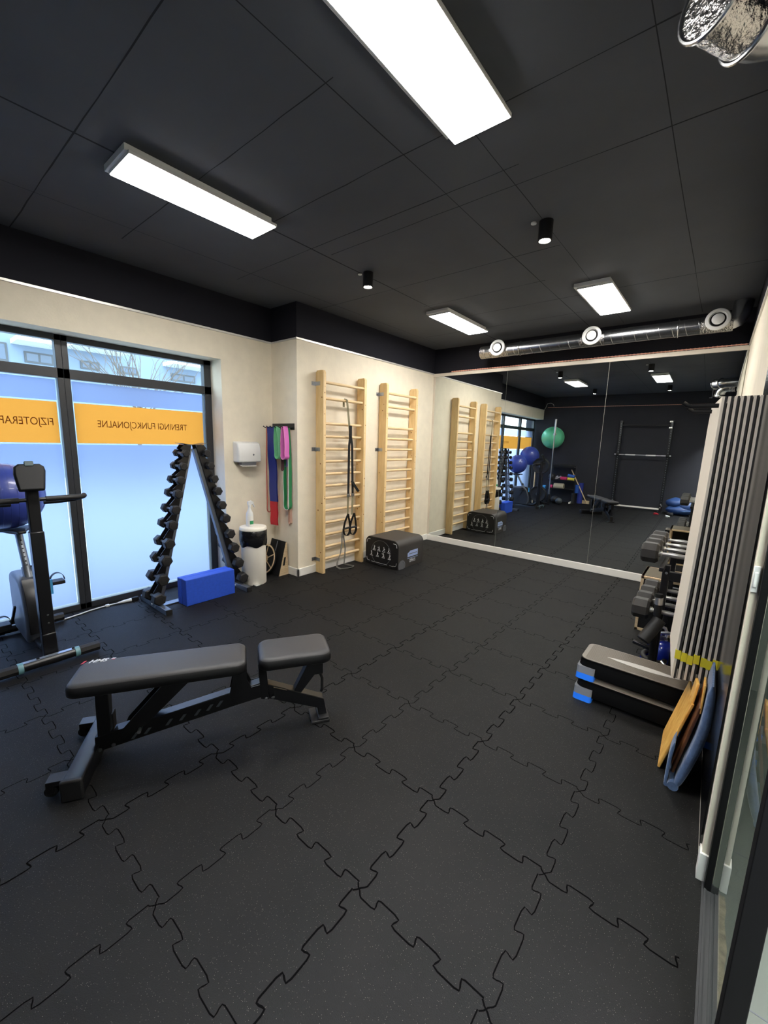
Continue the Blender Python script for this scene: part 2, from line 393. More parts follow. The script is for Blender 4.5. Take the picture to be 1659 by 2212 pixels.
w = MB(); w.prism([(xr(.374), .374, 0), (.975, .374, 0), (1.0, .376, 0), (1.0, 4.7, 0), (xr(4.7), 4.7, 0)], (0, 0, ZT), 0)
w.prism([(xr(-3), -3, ZT), (1.3, -3, ZT), (1.3, 4.7, ZT), (xr(4.7), 4.7, ZT)], (0, 0, ZC - ZT), 1)
w.box((.975, -2.95, 2.25), (1.1, .374, ZT), 0)
struct(w.build('wall_right', [BEIGE, UPPER]))
w = MB(); w.box((-3.9, YB - .2, 0), (1.3, YB, ZC)); struct(w.build('wall_back', BLACKW))
# black gloss sheet put in for the dark reflection at the right wall's near end
w = MB(); w.prism([(xr(.42) - .001, .415, .1), (xr(1.25) - .001, 1.25, .1), (xr(1.25) - .008, 1.25, .1), (xr(.42) - .008, .415, .1)], (0, 0, 1.95)); struct(w.build('dark_reflection_sheet', BLACKG))

# trims and baseboards
t = MB(); t.box((XL - .002, YN - .012, ZT - .012), (XL + .012, ym(XL), ZT + .006)); struct(t.build('trim_1', ALU))
t = MB(); t.box((XW - .002, YB, ZT - .012), (XW + .012, YN, ZT + .006)); struct(t.build('trim_2', ALU))
t = MB(); t.box((XW, YN - .012, ZT - .010), (XL, YN, ZT + .004)); struct(t.build('trim_3', ALU))
t = MB(); t.prism([(-2.92, ym(-2.92) - .014, ZT - .045), (.9, ym(.9) - .014, ZT - .045), (.9, ym(.9) + .01, ZT - .045), (-2.92, ym(-2.92) + .01, ZT - .045)], (0, 0, .045)); struct(t.build('trim_4', TRIMW))
t = MB(); t.prism([(xr(.374) - .012, .374, ZT - .01), (xr(4.38) - .012, 4.38, ZT - .01), (xr(4.38) + .01, 4.38, ZT - .01), (xr(.374) + .01, .374, ZT - .01)], (0, 0, .03)); struct(t.build('trim_5', ALU))
t = MB(); t.prism([(-2.92, ym(-2.92) - .018, 0), (.89, ym(.89) - .018, 0), (.89, ym(.89) + .01, 0), (-2.92, ym(-2.92) + .01, 0)], (0, 0, .092)); struct(t.build('baseboard_front', WHITE, bevel=.004))
t = MB(); t.box((XL - .01, YN - .014, 0), (XL + .014, ym(XL), .095)); struct(t.build('baseboard_left', WHITE, bevel=.004))
t = MB(); t.box((-3.12, YN - .014, 0), (XL + .014, YN + .01, .095)); struct(t.build('baseboard_niche', WHITE, bevel=.004))
t = MB(); t.prism([(xr(.374) - .006, .366, 0), (.975, .366, 0), (.975, .38, 0), (xr(.42) + .004, .42, 0), (xr(.42) - .006, .42, 0)], (0, 0, .115)); struct(t.build('baseboard_right', WHITE, bevel=.002))

# three mirror panels
xs = [-2.885, -1.697, -.401, .882]
for i, nm in enumerate(('left mirror panel beside the wooden wall bars', 'middle mirror panel reflecting the windows and exercise balls', 'right mirror panel reflecting the black power rack')):
    a, b = xs[i] + .0015, xs[i + 1] - .0015; e = MB()
    e.prism([(a, ym(a), .094), (b, ym(b), .094), (b, ym(b) + .006, .094), (a, ym(a) + .006, .094)], (0, 0, ZT - .047 - .094))
    o = e.build('wall_mirror', [MIRROR, MEDGE]); base(o, ((a + b) / 2, ym((a + b) / 2), .094))
    for p in o.data.polygons:
        if p.normal.y > -.9: p.material_index = 1
    tag(o, 'frameless ' + nm, 'mirror', 'mirror panels on the end wall')

# windows --------------------------------------------------------------------------------------
bays = [(.965, -.363), (-.363, -1.60), (-1.60, YB + .06)]
for i, (ya, yb) in enumerate(bays):
    ha = .09 if i == 0 else .045; hb = .045 if i < 2 else .09
    f = MB(); X0, X1 = XG - .07, XG
    f.box((X0, ya - ha, 0), (X1, ya, 2.45)); f.box((X0, yb, 0), (X1, yb + hb, 2.45))
    f.box((X0, yb, 2.372), (X1, ya, 2.45)); f.box((X0, yb, 2.068), (X1, ya, 2.15)); f.box((X0, yb, 0), (X1, ya, .055))
    fr = struct(f.build('window_%d' % (i + 1), FRAME, bevel=.003))
    y0, y1 = yb + hb, ya - ha
    g = MB(); g.box((XG - .045, y0 - .005, 2.145), (XG - .039, y1 + .005, 2.377)); g.build('pane', GLASS, fr)
    g = MB(); g.box((XG - .050, y0 - .005, .05), (XG - .044, y1 + .005, 2.073)); g.build('pane', GLASS, fr)
    q = .012
    for z0, z1 in ((.055 + q, 1.512), (1.884, 2.068 - q)):
        g = MB(); g.box((XG - .038, y0 + q, z0), (XG - .037, y1 - q, z1)); g.build('frosted_foil', FILMB, fr)
    g = MB(); g.box((XG - .038, y0 + q + .004, 1.524), (XG - .037, y1 - q - .004, 1.872)); g.build('orange_band', FILMO, fr)
    body = ('TRENINGI FUNKCJONALNE', 'FIZJOTERAPIA', None)[i]
    if body:   # reads from the street, so it is mirrored from inside
        wd = (.815, .405)[i]; cy = (.272, -.66)[i]
        mt = frame_mtx((XG - .0362, cy, 1.699), (0, -1, 0), (0, 0, 1))
        text_obj('lettering', body, .088, mt, LETTER, fr, extrude=.0002, fit=wd)

# outside: pavement, canopy, building opposite, bare tree --------------------------------------
o = MB(); o.box((-40, -25, -.25), (-3.72, 30, -.02)); struct(o.build('pavement', PAVE))
fc = MB(); XF = -18.0; fc.box((XF - 4, -16, -.1), (XF, 26, 6.2))
bld = struct(fc.build('building_facade', FACADE))
for k, (a, b, z0, z1) in enumerate(((1.0, 1.65, 3.9, 4.5), (2.07, 2.87, 3.95, 4.32), (3.66, 4.27, 3.98, 4.28), (4.92, 5.58, 3.99, 4.28), (6.92, 7.96, 3.96, 4.28), (-1.5, -.2, 3.9, 4.5), (-6.5, -5, 3.9, 4.5), (-10.5, -9.4, 3.9, 4.5), (10.5, 12, 3.9, 4.5))):
    g = MB(); g.box((XF - .05, a, z0), (XF + .03, b, z1)); wf = g.build('window', FRAME, bld)
    g = MB(); mid = (a + b) / 2; g.box((XF, a + .06, z0 + .06), (XF + .04, mid - .03, z1 - .06)); g.box((XF, mid + .03, z0 + .06), (XF + .04, b - .06, z1 - .06)); g.build('pane', DGLASS, wf)
for a, b, z in ((1.75, 3.0, 4.5), (3.2, 5.0, 4.62), (6.6, 8.5, 4.52)):
    g = MB(); g.box((XF, a, z), (XF + 1.1, b, z + .14)); bc = g.build('balcony_slab', WHITE, bld)
    g = MB()
    for k in range(8): yy = a + .05 + (b - a - .1) * k / 7; g.box((XF + 1.05, yy - .012, z + .14), (XF + 1.08, yy + .012, z + .85))
    g.box((XF + 1.04, a, z + .82), (XF + 1.09, b, z + .87)); g.build('railing', FRAME, bc)
tr = thing('bare_tree', 'leafless tree with thin branches outside the window upper panes', 'tree', (-11, 2.9, 0))
tb = MB(); tb.tube([(-11, 2.9, -.05), (-11, 2.92, 1.4), (-10.98, 2.95, 2.5)], [.06, .05, .035], 8); tb.build('trunk', BARK, tr)
bb = MB(); rnd = random.Random(4)
for k in range(30):
    p = Vector((-10.98, 2.95, 2.0 + .5 * rnd.random())); d = Vector((rnd.uniform(-.5, .5), rnd.uniform(-1, 1), rnd.uniform(.5, 1.1))).normalized(); pts = [p.copy()]; r = [.013]
    for q in range(6):
        d = (d + Vector((rnd.uniform(-.25, .25), rnd.uniform(-.3, .3), rnd.uniform(-.1, .25)))).normalized(); p = p + d * .34; pts.append(p.copy()); r.append(.013 * (1 - (q + 1) / 7) + .002)
        if q in (1, 2, 3, 4):
            e = p + (d + Vector((rnd.uniform(-.6, .6), rnd.uniform(-.8, .8), rnd.uniform(0, .5)))).normalized() * .5; bb.tube([p, (p + e) / 2 + Vector((0, 0, .03)), e], [.005, .004, .0015], 5)
    bb.tube(pts, r, 5)
bb.build('branches', BARK, tr)

# ceiling lights --------------------------------------------------------------------------------
def panel(x0, x1, y0, y1, label):
    c = ((x0 + x1) / 2, (y0 + y1) / 2, ZC); t = thing('ceiling_light', label, 'ceiling light', c, 0, 'led panels on the ceiling')
    b = MB(); b.box((x0 - .035, y0 - .02, ZC - .034), (x1 - .012, y1 - .02, ZC - .0005)); b.build('mounting_frame', WPLAS, t, bevel=.003)
    r = MB(); r.box((x0 - .008, y0 - .008, ZC - .052), (x1 + .008, y1 + .008, ZC - .0345)); r.build('rim', WPLAS, t, bevel=.002)
    d = MB(); d.box((x0, y0, ZC - .056), (x1, y1, ZC - .0525)); d.build('diffuser', PANELM, t)
panel(-.35, -.083, -.46, .468, 'long bright ceiling panel nearest the camera, over the middle of the room')
panel(-1.975, -1.705, -.455, .43, 'long bright ceiling panel at left, above the bench and windows')
panel(-1.935, -1.68, 2.67, 3.60, 'smaller-looking bright ceiling panel left of the duct, towards the wall bars')
panel(-.39, -.115, 2.75, 3.64, 'bright ceiling panel above the silver duct over the mirror')
def spot(x, y, label):
    t = thing('ceiling_spotlight', label, 'spotlight', (x, y, ZC), 0, 'black ceiling spots')
    b = MB(); b.lathe([(.045, 0), (.045, -.118), (.038, -.12), (.036, -.108), (.001, -.107)], (x, y, ZC)); b.build('housing', BLKM, t)
    b = MB(); b.lathe([(.033, -.109), (.030, -.116), (.015, -.119), (.001, -.120)], (x, y, ZC)); b.build('lens', SPOTM, t)
spot(-1.79, 1.465, 'lit black spotlight on the ceiling above the bench, left of the pair')
spot(-.272, 1.518, 'lit black spotlight on the ceiling between two bright panels, right of the pair')
spot(-1.742, -1.436, 'black ceiling spotlight seen in the mirror, the further one on the left')
spot(-.185, -1.448, 'black ceiling spotlight seen in the mirror, the further one on the right')
for x, y, wh in ((-1.865, 1.44, 'left'), (-.345, 1.49, 'right')):
    b = MB(); b.lathe([(.018, 0), (.018, -.008), (.001, -.012)], (x, y, ZC)); oo = b.build('ceiling_plug', WPLAS); base(oo, (x, y, ZC)); tag(oo, 'tiny white disc on the ceiling by the %s lit spotlight' % wh, 'ceiling plug')

# ventilation duct above the mirror --------------------------------------------------------------
YD, ZD, RD = 4.07, 2.875, .08
dt = thing('ventilation_duct', 'long galvanised spiral duct with round vents above the mirror', 'duct', (-.6, YD, ZD))
d = MB(); prof = []; x = -1.96
d.tube([(-1.97, YD, ZD), (.60, YD, ZD)], RD, 32)
d.build('pipe', GALV, dt)
s_ = MB(); s_.tube([(-1.9 + .115 * j / 28, YD + (RD + .0015) * math.cos(2 * PI * j / 28), ZD + (RD + .0015) * math.sin(2 * PI * j / 28)) for j in range(int(2.5 / .115 * 28))], .0022, 6)
s_.build('spiral_seam', GALV, dt)
e = MB(); e.tube([(.60, YD, ZD), (.69, YD, ZD), (.745, YD, ZD + .02), (.775, YD, ZD + .07), (.785, YD, ZD + .19)], RD * .98, 28); e.build('elbow', GALV, dt)
e = MB(); e.tube([(-1.975, YD, ZD), (-1.90, YD, ZD)], RD + .003, 32); e.build('end_cap', FOIL, dt)
for x in (-1.42, .28):
    e = MB(); e.tube([(x, YD + (RD + .003) * math.cos(a), ZD + (RD + .003) * math.sin(a)) for a in [2 * PI * j / 32 for j in range(32)]], .008, 8, closed=True); e.build('joint_collar', GALV, dt)
for x in (-1.70, -.545, .60):
    e = MB(); ax = Vector((.05, -1, .02)).normalized(); c = Vector((x, YD, ZD + .015))
    e.lathe([(.075, .03), (.07, .115)], c, ax, 28); sp = e.build('vent_spigot', FOIL, dt)
    e = MB(); e.tube([(x - .13, YD, ZD), (x + .13, YD, ZD)], RD + .0025, 32); e.build('foil_tape', FOIL, dt)
    e = MB(); e.lathe([(.062, .115), (.100, .112), (.103, .122), (.096, .132), (.074, .137), (.068, .128), (.064, .115)], c, ax, 36, cap=False); vf = e.build('vent_ring', WPLAS, dt)
    e = MB(); e.lathe([(.01, .118), (.049, .126), (.051, .136), (.04, .143), (.001, .145)], c, ax, 32); e.build('vent_disc', WPLAS, vf)
    e = MB(); e.lathe([(.066, .1155), (.066, .117), (.001, .117)], c, ax, 28); e.build('vent_gap_shade', BLKM, vf)  # black disc, colours in the shade of the gap around the vent disc
# elbow duct on the right wall, near the camera
el = thing('duct_elbow', 'galvanised duct elbow wrapped in foil, top right above the door', 'duct', (.85, .3, 2.85))
E0 = [(.640, .165, 2.845), (.69, .245, 2.842), (.724, .30, 2.84)]
e = MB(); e.tube(E0, .083, 28); e.build('foil_sleeve', FOIL, el)
e = MB(); e.tube([E0[2], (.755, .335, 2.84), (.82, .37, 2.84), (.957, .385, 2.84)], .08, 28); e.build('pipe', GALV, el)
for p, q in ((E0[0], E0[1]), (E0[2], (.755, .335, 2.84))):
    p = Vector(p); dd = (Vector(q) - p).normalized(); u = dd.orthogonal().normalized(); v = dd.cross(u); e = MB()
    e.tube([p + (u * math.cos(a) + v * math.sin(a)) * .087 for a in [2 * PI * j / 32 for j in range(32)]], .007, 8, closed=True); e.build('flange', GALV, el)
e2 = thing('duct_elbow', 'small galvanised duct elbow and bracket on the right wall, seen in the mirror', 'duct', (.85, -.75, 2.85))
e = MB(); e.tube([(.955, -.62, 2.88), (.86, -.64, 2.88), (.78, -.67, 2.865), (.73, -.70, 2.80), (.715, -.72, 2.70)], .092, 26); e.build('pipe', GALV, e2)
for c_, d_ in (((.86, -.64, 2.88), (1, 0, 0)), ((.717, -.715, 2.72), (0, 0, 1))):
    e = MB(); e.lathe([(.092, -.012), (.10, -.012), (.10, .012), (.092, .012)], c_, d_, 28); e.build('flange', GALV, e2)
e = MB(); e.tube([(.955, -.62, 2.88), (.90, -.63, 2.88)], .096, 26); e.build('foil_sleeve', FOIL, e2)
e = MB(); e.box((.60, -.90, 2.70), (.607, -.80, 2.97)); e.box((.56, -.90, 2.70), (.607, -.80, 2.707)); e.build('bracket_plate', STEEL, e2)

# copper led strips
def led(name_label, pts, loc):
    b = MB(); b.tube(pts, .006, 8)
    n = 90; A, B = Vector(pts[0]), Vector(pts[-1])
    for k in range(n): p = A.lerp(B, (k + .5) / n); d = (B - A).normalized() * .006; b.tube([p - d, p + d], .0085, 8)
    o = b.build('led_strip', COPPER); base(o, loc); return tag(o, name_label, 'led strip', 'copper coloured led strips')
led('copper coloured led strip running along the top of the mirror', [(-2.6, ym(-2.6) - .012, ZT + .012), (.87, ym(.87) - .012, ZT + .012)], (-.9, ym(-.9), ZT))
led('copper coloured led strip on the black back wall, seen in the mirror', [(-3.28, YB + .01, 2.775), (.93, YB + .01, 2.755)], (-1, YB, 2.76))
b = MB(); b.tube([(-3.37, YB + .02, 2.72), (-3.33, YB + .03, 2.78), (-3.30, YB + .03, 2.88), (-3.2, YB + .03, 2.90), (-3.12, YB + .03, 2.86), (-3.1, YB + .03, 2.80)], .006, 6); oo = b.build('power_cable', WPLAS); base(oo, (-3.3, YB, 2.72)); tag(oo, 'white curly cable at the end of the back wall led strip', 'cable')

# ------------------------------------------------------------------ sliding glass door side (right)
d1 = MB(); d1.box((.974, .335, 0), (.995, .372, 2.25)); d1.box((.988, -.33, 0), (1.032, -.285, 2.25)); d1.box((.985, -.335, 2.2), (1.04, .372, 2.25))
dr = struct(d1.build('door_1', mat('door_black', (16, 16, 18), .55, spec=.2), bevel=.002))
g = MB(); g.box((.9945, -.29, .004), (1.0005, .372, 2.21)); g.build('glass_panel', DOORG, dr)
s1 = MB(); s1.box((.968, -2.85, -.04), (1.018, .372, .004)); s1.box((.975, -2.85, .003), (.982, .372, .008)); s1.box((.996, -2.85, .003), (1.003, .372, .008)); struct(s1.build('threshold_sill', mat('sill_dark', (60, 60, 62), .5)))
s1 = MB(); n = 60; vs = []
for k in range(n + 1):
    y = -2.85 + (3.2) * k / n; vs += [(1.016, y, .002), (1.037 + random.uniform(-.004, .005), y, .002), (1.037, y, -.03), (1.016, y, -.03)]
s1.add(vs, [(4 * k, 4 * k + 1, 4 * k + 5, 4 * k + 4) for k in range(n)]); struct(s1.build('screed_edge', CONC))
h = MB(); h.box((1.0, -3, -.06), (3.2, 2.4, -.001)); struct(h.build('hall_floor', HALLF))
h = MB()
for k in range(-4, 4): h.box((1.05, k * .6, -.001), (3.0, k * .6 + .004, .0004))
for k in range(4): h.box((1.35 + k * .6, -3, -.001), (1.354 + k * .6, 2.2, .0004))
struct(h.build('hall_floor_joints', GREYP))
h = MB(); h.box((3.0, -3, 0), (3.2, 2.4, 2.8)); h.box((1.0, 2.2, 0), (3.2, 2.4, 2.8)); h.box((1.1, -3.2, 0), (3.2, -3, 2.8)); struct(h.build('hall_wall', HALLW))
h = MB(); h.box((1.0, -3.2, 2.75), (3.2, 2.4, 2.85)); struct(h.build('hall_ceiling', HALLW))
hl = thing('ceiling_light', 'added fill light panel, unseen in the hall beyond the glass door, nearer one', 'ceiling light', (1.38, -.8, 2.75), 0, 'added hall fill lights')  # unseen fill light, added to brighten the mats, boards and wall end
HALLD = emit('hall_fill_diffuser', (.94, .97, 1.0), HALL_FILL)
b = MB(); b.box((1.13, -1.23, 2.72), (1.63, -.37, 2.749)); b.build('rim', WPLAS, hl)
b = MB(); b.box((1.15, -1.2, 2.715), (1.61, -.4, 2.7195)); b.build('diffuser', HALLD, hl)
hl = thing('ceiling_light', 'second added fill light panel in the hall, unseen, further back behind the camera', 'ceiling light', (1.38, -2, 2.75), 0, 'added hall fill lights')  # another added fill light, out of view behind the camera
b = MB(); b.box((1.13, -2.73, 2.72), (1.63, -1.47, 2.749)); b.build('rim', WPLAS, hl)
b = MB(); b.box((1.15, -2.7, 2.715), (1.61, -1.5, 2.7195)); b.build('diffuser', HALLD, hl)
# light switch on the wall end
sw = thing('light_switch', 'white wall switch on the white wall end beside the glass door', 'switch', (xr(.374), .374, 1.2))
b = MB(); b.box((xr(.374) - .002, .364, 1.15), (.970, .3735, 1.24)); b.build('plate', WPLAS, sw, bevel=.002)
b = MB(); b.box((xr(.374) + .002, .357, 1.17), (.966, .3635, 1.22)); b.build('rocker', WPLAS, sw, bevel=.002)

# ================================================================== OBJECTS
# weight bench ---------------------------------------------------------------------------------
BO = Vector((-1.13, -.46, 0)); BA = math.atan2(.848, .53)
BMX = Matrix.Translation(BO) @ Matrix.Rotation(BA, 4, 'Z')
bench = thing('weight_bench', 'black adjustable weight bench with two padded cushions in the middle of the floor', 'bench', BO, BA)
W0 = .015
def bbuild(mb, name, m, parent=bench, **k): return mb.build(name, m, parent, local=True, **k)
def side(poly, w0, w1):   # polygon in (t, z), extruded sideways
    return [(p[0], w0, p[1]) for p in poly], (0, w1 - w0, 0)
mb = MB(); mb.prism(*side([(-.53, .045), (.262, .203), (.262, .288), (-.53, .128)], -.015, .045)); bbuild(mb, 'main_beam', BLK, bevel=.004)
mb = MB(); mb.prism(*side([(.255, .205), (.255, .288), (.30, .272), (.612, .128), (.632, .016), (.585, .016), (.575, .075)], -.015, .045)); bbuild(mb, 'front_leg', BLK, bevel=.004)
mb = MB(); mb.box((.535, -.05, 0), (.64, .08, .016)); mb.box((.575, -.048, .016), (.635, .078, .03)); bbuild(mb, 'front_foot', BLKRUB, bevel=.004)
mb = MB(); mb.prism([(-.592, -.24, .0), (-.515, -.24, .0), (-.515, -.24, .09), (-.55, -.24, .10), (-.592, -.24, .095)], (0, .50, 0)); bbuild(mb, 'rear_crossbar', BLK, bevel=.006)
for w in (-.242, .242):
    mb = MB(); mb.box((-.598, w - .012, 0), (-.51, w + .014, .102)); bbuild(mb, 'rubber_cap', BLKRUB, bevel=.008)
for w in (-.19, .21):
    mb = MB(); mb.box((-.66, w - .03, .065), (-.59, w + .03, .088)); mb.box((-.66, w - .03, .03), (-.63, w - .024, .07)); mb.box((-.66, w + .024, .03), (-.63, w + .03, .07)); br = bbuild(mb, 'wheel_bracket', BLK, bevel=.002)
    mb = MB(); mb.lathe([(.008, -.02), (.026, -.02), (.028, -.012), (.028, .012), (.026, .02), (.008, .02)], (-.645, w, .035), (0, 1, 0), 24); OFF[br.name] = Vector((0, 0, 0)); mb.build('transport_wheel', BLKRUB, br, local=True)
mb = MB(); mb.prism(*side([(-.518, .08), (-.462, .10), (-.455, .395), (-.513, .395)], -.012, .042)); bbuild(mb, 'rear_post', BLK, bevel=.003)
mb = MB(); mb.box((-.452, -.010, .15), (-.445, .04, .24)); bbuild(mb, 'post_stop', BLKRUB, bevel=.002)
for w in (-.035, .057):
    mb = MB(); mb.prism(*side([(-.20, .385), (-.07, .388), (-.30, .165), (-.425, .105), (-.395, .17)], w, w + .008)); bbuild(mb, 'brace_plate', BLK, bevel=.001)
mb = MB(); mb.tube([(-.325, -.062, .150), (-.325, .09, .150)], .009, 14); bbuild(mb, 'locking_pin', CHROME)
for w in (-.028, .050):
    mb = MB(); mb.prism(*side([(.10, .252), (.128, .39), (.192, .39), (.192, .325), (.212, .278), (.262, .285), (.262, .21), (.15, .19)], w, w + .008)); bbuild(mb, 'hinge_plate', BLK, bevel=.001)
mb = MB(); mb.prism(*side([(.25, .405), (.292, .405), (.306, .19), (.262, .20)], -.03, -.022)); mb.prism(*side([(.25, .405), (.292, .405), (.306, .19), (.262, .20)], .052, .06)); mb.box((.252, -.03, .33), (.287, .06, .405)); bbuild(mb, 'seat_post', BLK, bevel=.002)
mb = MB(); mb.prism(*side([(.535, .39), (.607, .395), (.607, .285), (.558, .285), (.484, .19), (.442, .205)], -.012, .042)); bbuild(mb, 'seat_support', BLK, bevel=.003)
mb = MB(); mb.tube([(.59, .015, .29), (.60, .015, .262), (.606, .015, .245), (.606, .015, .175), (.60, .015, .16)], .009, 10); bbuild(mb, 'adjust_handle', BLKRUB)
mb = MB(); mb.prism(*side([(.33, .205), (.33, .255), (.40, .225), (.40, .18)], -.026, -.018)); bbuild(mb, 'gusset_plate', BLK)
for t_, z_ in ((-.358, .103), (-.30, .118), (-.20, .146), (-.135, .160), (-.063, .174), (-.004, .190), (.046, .203)):
    mb = MB(); mb.prism(*side([(t_ - .014, z_ - .012), (t_, z_ - .012), (t_ + .022, z_ + .018), (t_ + .008, z_ + .018)], -.021, -.0155)); bbuild(mb, 'adjust_notch', GREYM)
for t_, z_, w_ in ((-.45, .075, -.017), (-.51, .06, -.017), (.29, .205, -.034), (.325, .20, -.028)):
    mb = MB(); mb.lathe([(.010, 0), (.009, .006), (.001, .008)], (t_, w_, z_), (0, -1, 0), 10); bbuild(mb, 'bolt', STEEL)
mb = MB(); mb.box((-.54, -.06, .392), (.17, .09, .405)); bbuild(mb, 'back_frame', BLK)
mb = MB(); mb.box((.26, -.06, .392), (.625, .09, .405)); bbuild(mb, 'seat_frame', BLK)
def pad(t0, t1, name):
    w, cx = t1 - t0, (t0 + t1) / 2; b = MB(); rings = []
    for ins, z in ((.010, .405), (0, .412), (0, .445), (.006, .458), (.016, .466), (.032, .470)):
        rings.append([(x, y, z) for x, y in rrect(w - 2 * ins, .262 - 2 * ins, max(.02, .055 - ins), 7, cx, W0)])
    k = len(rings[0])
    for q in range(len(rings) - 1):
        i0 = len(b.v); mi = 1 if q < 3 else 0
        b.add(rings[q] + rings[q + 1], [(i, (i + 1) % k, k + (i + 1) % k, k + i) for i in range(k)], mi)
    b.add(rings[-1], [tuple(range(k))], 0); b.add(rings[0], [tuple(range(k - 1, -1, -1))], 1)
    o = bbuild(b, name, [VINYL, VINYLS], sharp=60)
    bm = bmesh.new(); bm.from_mesh(o.data); bmesh.ops.remove_doubles(bm, verts=bm.verts, dist=1e-5); bmesh.ops.recalc_face_normals(bm, faces=bm.faces); bm.to_mesh(o.data); bm.free()
    return o
bp = pad(-.605, .192, 'back_pad'); pad(.252, .640, 'seat_pad')
OFF[bp.name] = BO
bmx = BMX @ frame_mtx((-.518, .118, .4704), (1, .06, 0), (-.06, 1, 0))
lg = text_obj('logo_lettering', 'HMS', .042, frame_mtx((-.525, .113, .4706), (1, 0, 0), (0, 1, 0)), LOGO, None, shear=.35, fit=.085, bold=.001); lg.parent = bp
mb = MB(); mb.prism([(-.596, .097, .4703), (-.586, .097, .4703), (-.576, .127, .4703), (-.586, .127, .4703)], (0, 0, .0006)); mb.build('logo_stripe', LOGOR, bp, local=True)
mb = MB(); mb.prism([(-.468, .118, .4703), (-.452, .116, .4703), (-.446, .126, .4703), (-.462, .128, .4703)], (0, 0, .0006)); mb.prism([(-.464, .110, .4703), (-.450, .110, .4703), (-.448, .115, .4703), (-.462, .115, .4703)], (0, 0, .0005), 1); mb.build('logo_mark', [LOGO, LOGOR], bp, local=True)

# wooden wall bars -----------------------------------------------------------------------------
def wall_bars(y0, label, floor_z=0.0):
    t = thing('wall_bars', label, 'wall bars', (XL, y0 + .36, 0), 0, 'wooden wall bars on the beige wall')
    for s_, yy in ((0, y0), (1, y0 + .695)):
        b = MB(); b.prism([(XL + .012, yy, floor_z), (XL + .14, yy, floor_z), (XL + .14, yy, 2.37), (XL + .125, yy, 2.395), (XL + .03, yy, 2.395), (XL + .012, yy, 2.375)], (0, .042, 0))
        p = b.build('post', PINE, t, bevel=.004)
        kn = MB(); rn = random.Random(int(yy * 100))
        for q in range(7):
            zz = rn.uniform(.2, 2.3); xx = rn.uniform(.03, .12); kn.lathe([(rn.uniform(.005, .011), 0), (.001, .0006)], (XL + xx, yy, zz), (0, -1, 0), 10)
            zz = rn.uniform(.2, 2.3); kn.lathe([(rn.uniform(.004, .009), 0), (.001, .0006)], (XL + .14, yy + rn.uniform(.01, .03), zz), (1, 0, 0), 10)
        kn.build('knots', KNOT, p)
    zs = [2.265, 2.09, 1.806, 1.655, 1.508, 1.363, 1.213, 1.07, .92, .77, .62, .469, .317, .165]
    for k, z in enumerate(zs):
        b = MB(); xx = XL + (.15 if k == 0 else (.10 if k == 1 else .085))
        if k == 0: xx = XL + .118
        b.tube([(xx, y0 + .038, z), (xx, y0 + .70, z)], [.017, .017], 16); b.build('rung', PINEY, t)
    for z in (2.25, 1.505, .17):
        b = MB(); b.box((XL, y0 - .055, z - .022), (XL + .004, y0 + .0, z + .022)); b.box((XL + .0, y0 - .005, z - .022), (XL + .085, y0 - .0005, z + .022)); b.tube([(XL + .004, y0 - .035, z), (XL + .012, y0 - .035, z)], .008, 10); b.build('wall_bracket', STEEL, t, bevel=.001)
    return t
wall_bars(1.845, 'wooden wall bars on the left, with the black suspension straps hanging from them')
wall_bars(2.985, 'wooden wall bars on the right, behind the black soft step box')

# suspension trainer on the first bars
tx = thing('suspension_trainer', 'black suspension straps with foot loops hanging from a wall bar rung', 'suspension trainer', (XL + .12, 2.26, 2.09))
X = XL + .128
b = MB(); b.ribbon([(XL + .075, 2.238, 2.02), (XL + .072, 2.238, 2.09), (XL + .10, 2.238, 2.116), (X, 2.240, 2.10), (X + .008, 2.262, 1.9), (X + .012, 2.285, 1.70)], (0, .032, 0), .003); b.build('anchor_strap', TRXG, tx)
b = MB(); b.box((X + .004, 2.272, 1.66), (X + .020, 2.318, 1.80)); b.build('door_pad', BLKM, tx, bevel=.006)
for (yt, yb_) in ((2.272, 2.270), (2.325, 2.350)):
    b = MB(); b.ribbon([(X + .012, 2.295, 1.70), (X + .014, (yt + 2.295) / 2, 1.63), (X + .014, yt, 1.55), (X + .012, yb_, .95)], (0, .036, 0), .004); b.build('strap', BLKM, tx)
    b = MB(); b.box((X + .006, yb_ - .024, .915), (X + .020, yb_ + .024, .955)); b.build('buckle', STEEL, tx, bevel=.003)
    b = MB(); b.ribbon([(X + .012, yb_, .93), (X + .012, yb_ - .004, .75), (X + .012, yb_ - .006, .68)], (0, .03, 0), .003); b.build('webbing', TRXG, tx)
for yc, dx in ((2.245, 0), (2.345, .012)):
    b = MB(); cx = X + .02 + dx
    b.ribbon([(cx, yc + .02, .70), (cx, yc - .035, .60), (cx, yc - .062, .50)], (.03, 0, 0), .004); b.ribbon([(cx, yc + .02, .70), (cx, yc + .045, .60), (cx, yc + .06, .50)], (.03, 0, 0), .004); b.build('cradle_strap', BLKM, tx)
    b = MB(); b.tube([(cx, yc - .062, .515), (cx, yc + .06, .52)], .013, 14); b.build('handle', BLKRUB, tx)
    b = MB(); b.ribbon([(cx, yc - .06 * math.cos(a), .505 - .085 * math.sin(a)) for a in [PI * q / 14 for q in range(15)]], (.034, 0, 0), .004); b.build('foot_loop', BLKM, tx)
b = MB(); b.ribbon([(X + .012, 2.33, 1.12), (X + .03, 2.36, 1.06), (X + .035, 2.42, .99), (X + .03, 2.445, .975)], (.004, .028, 0.02), .004); b.build('strap_tail', BLKM, tx)
gb = thing('resistance_band', 'thin grey loop band hanging from the lowest rungs down to the floor', 'resistance band', (XL + .11, 2.2, 0))
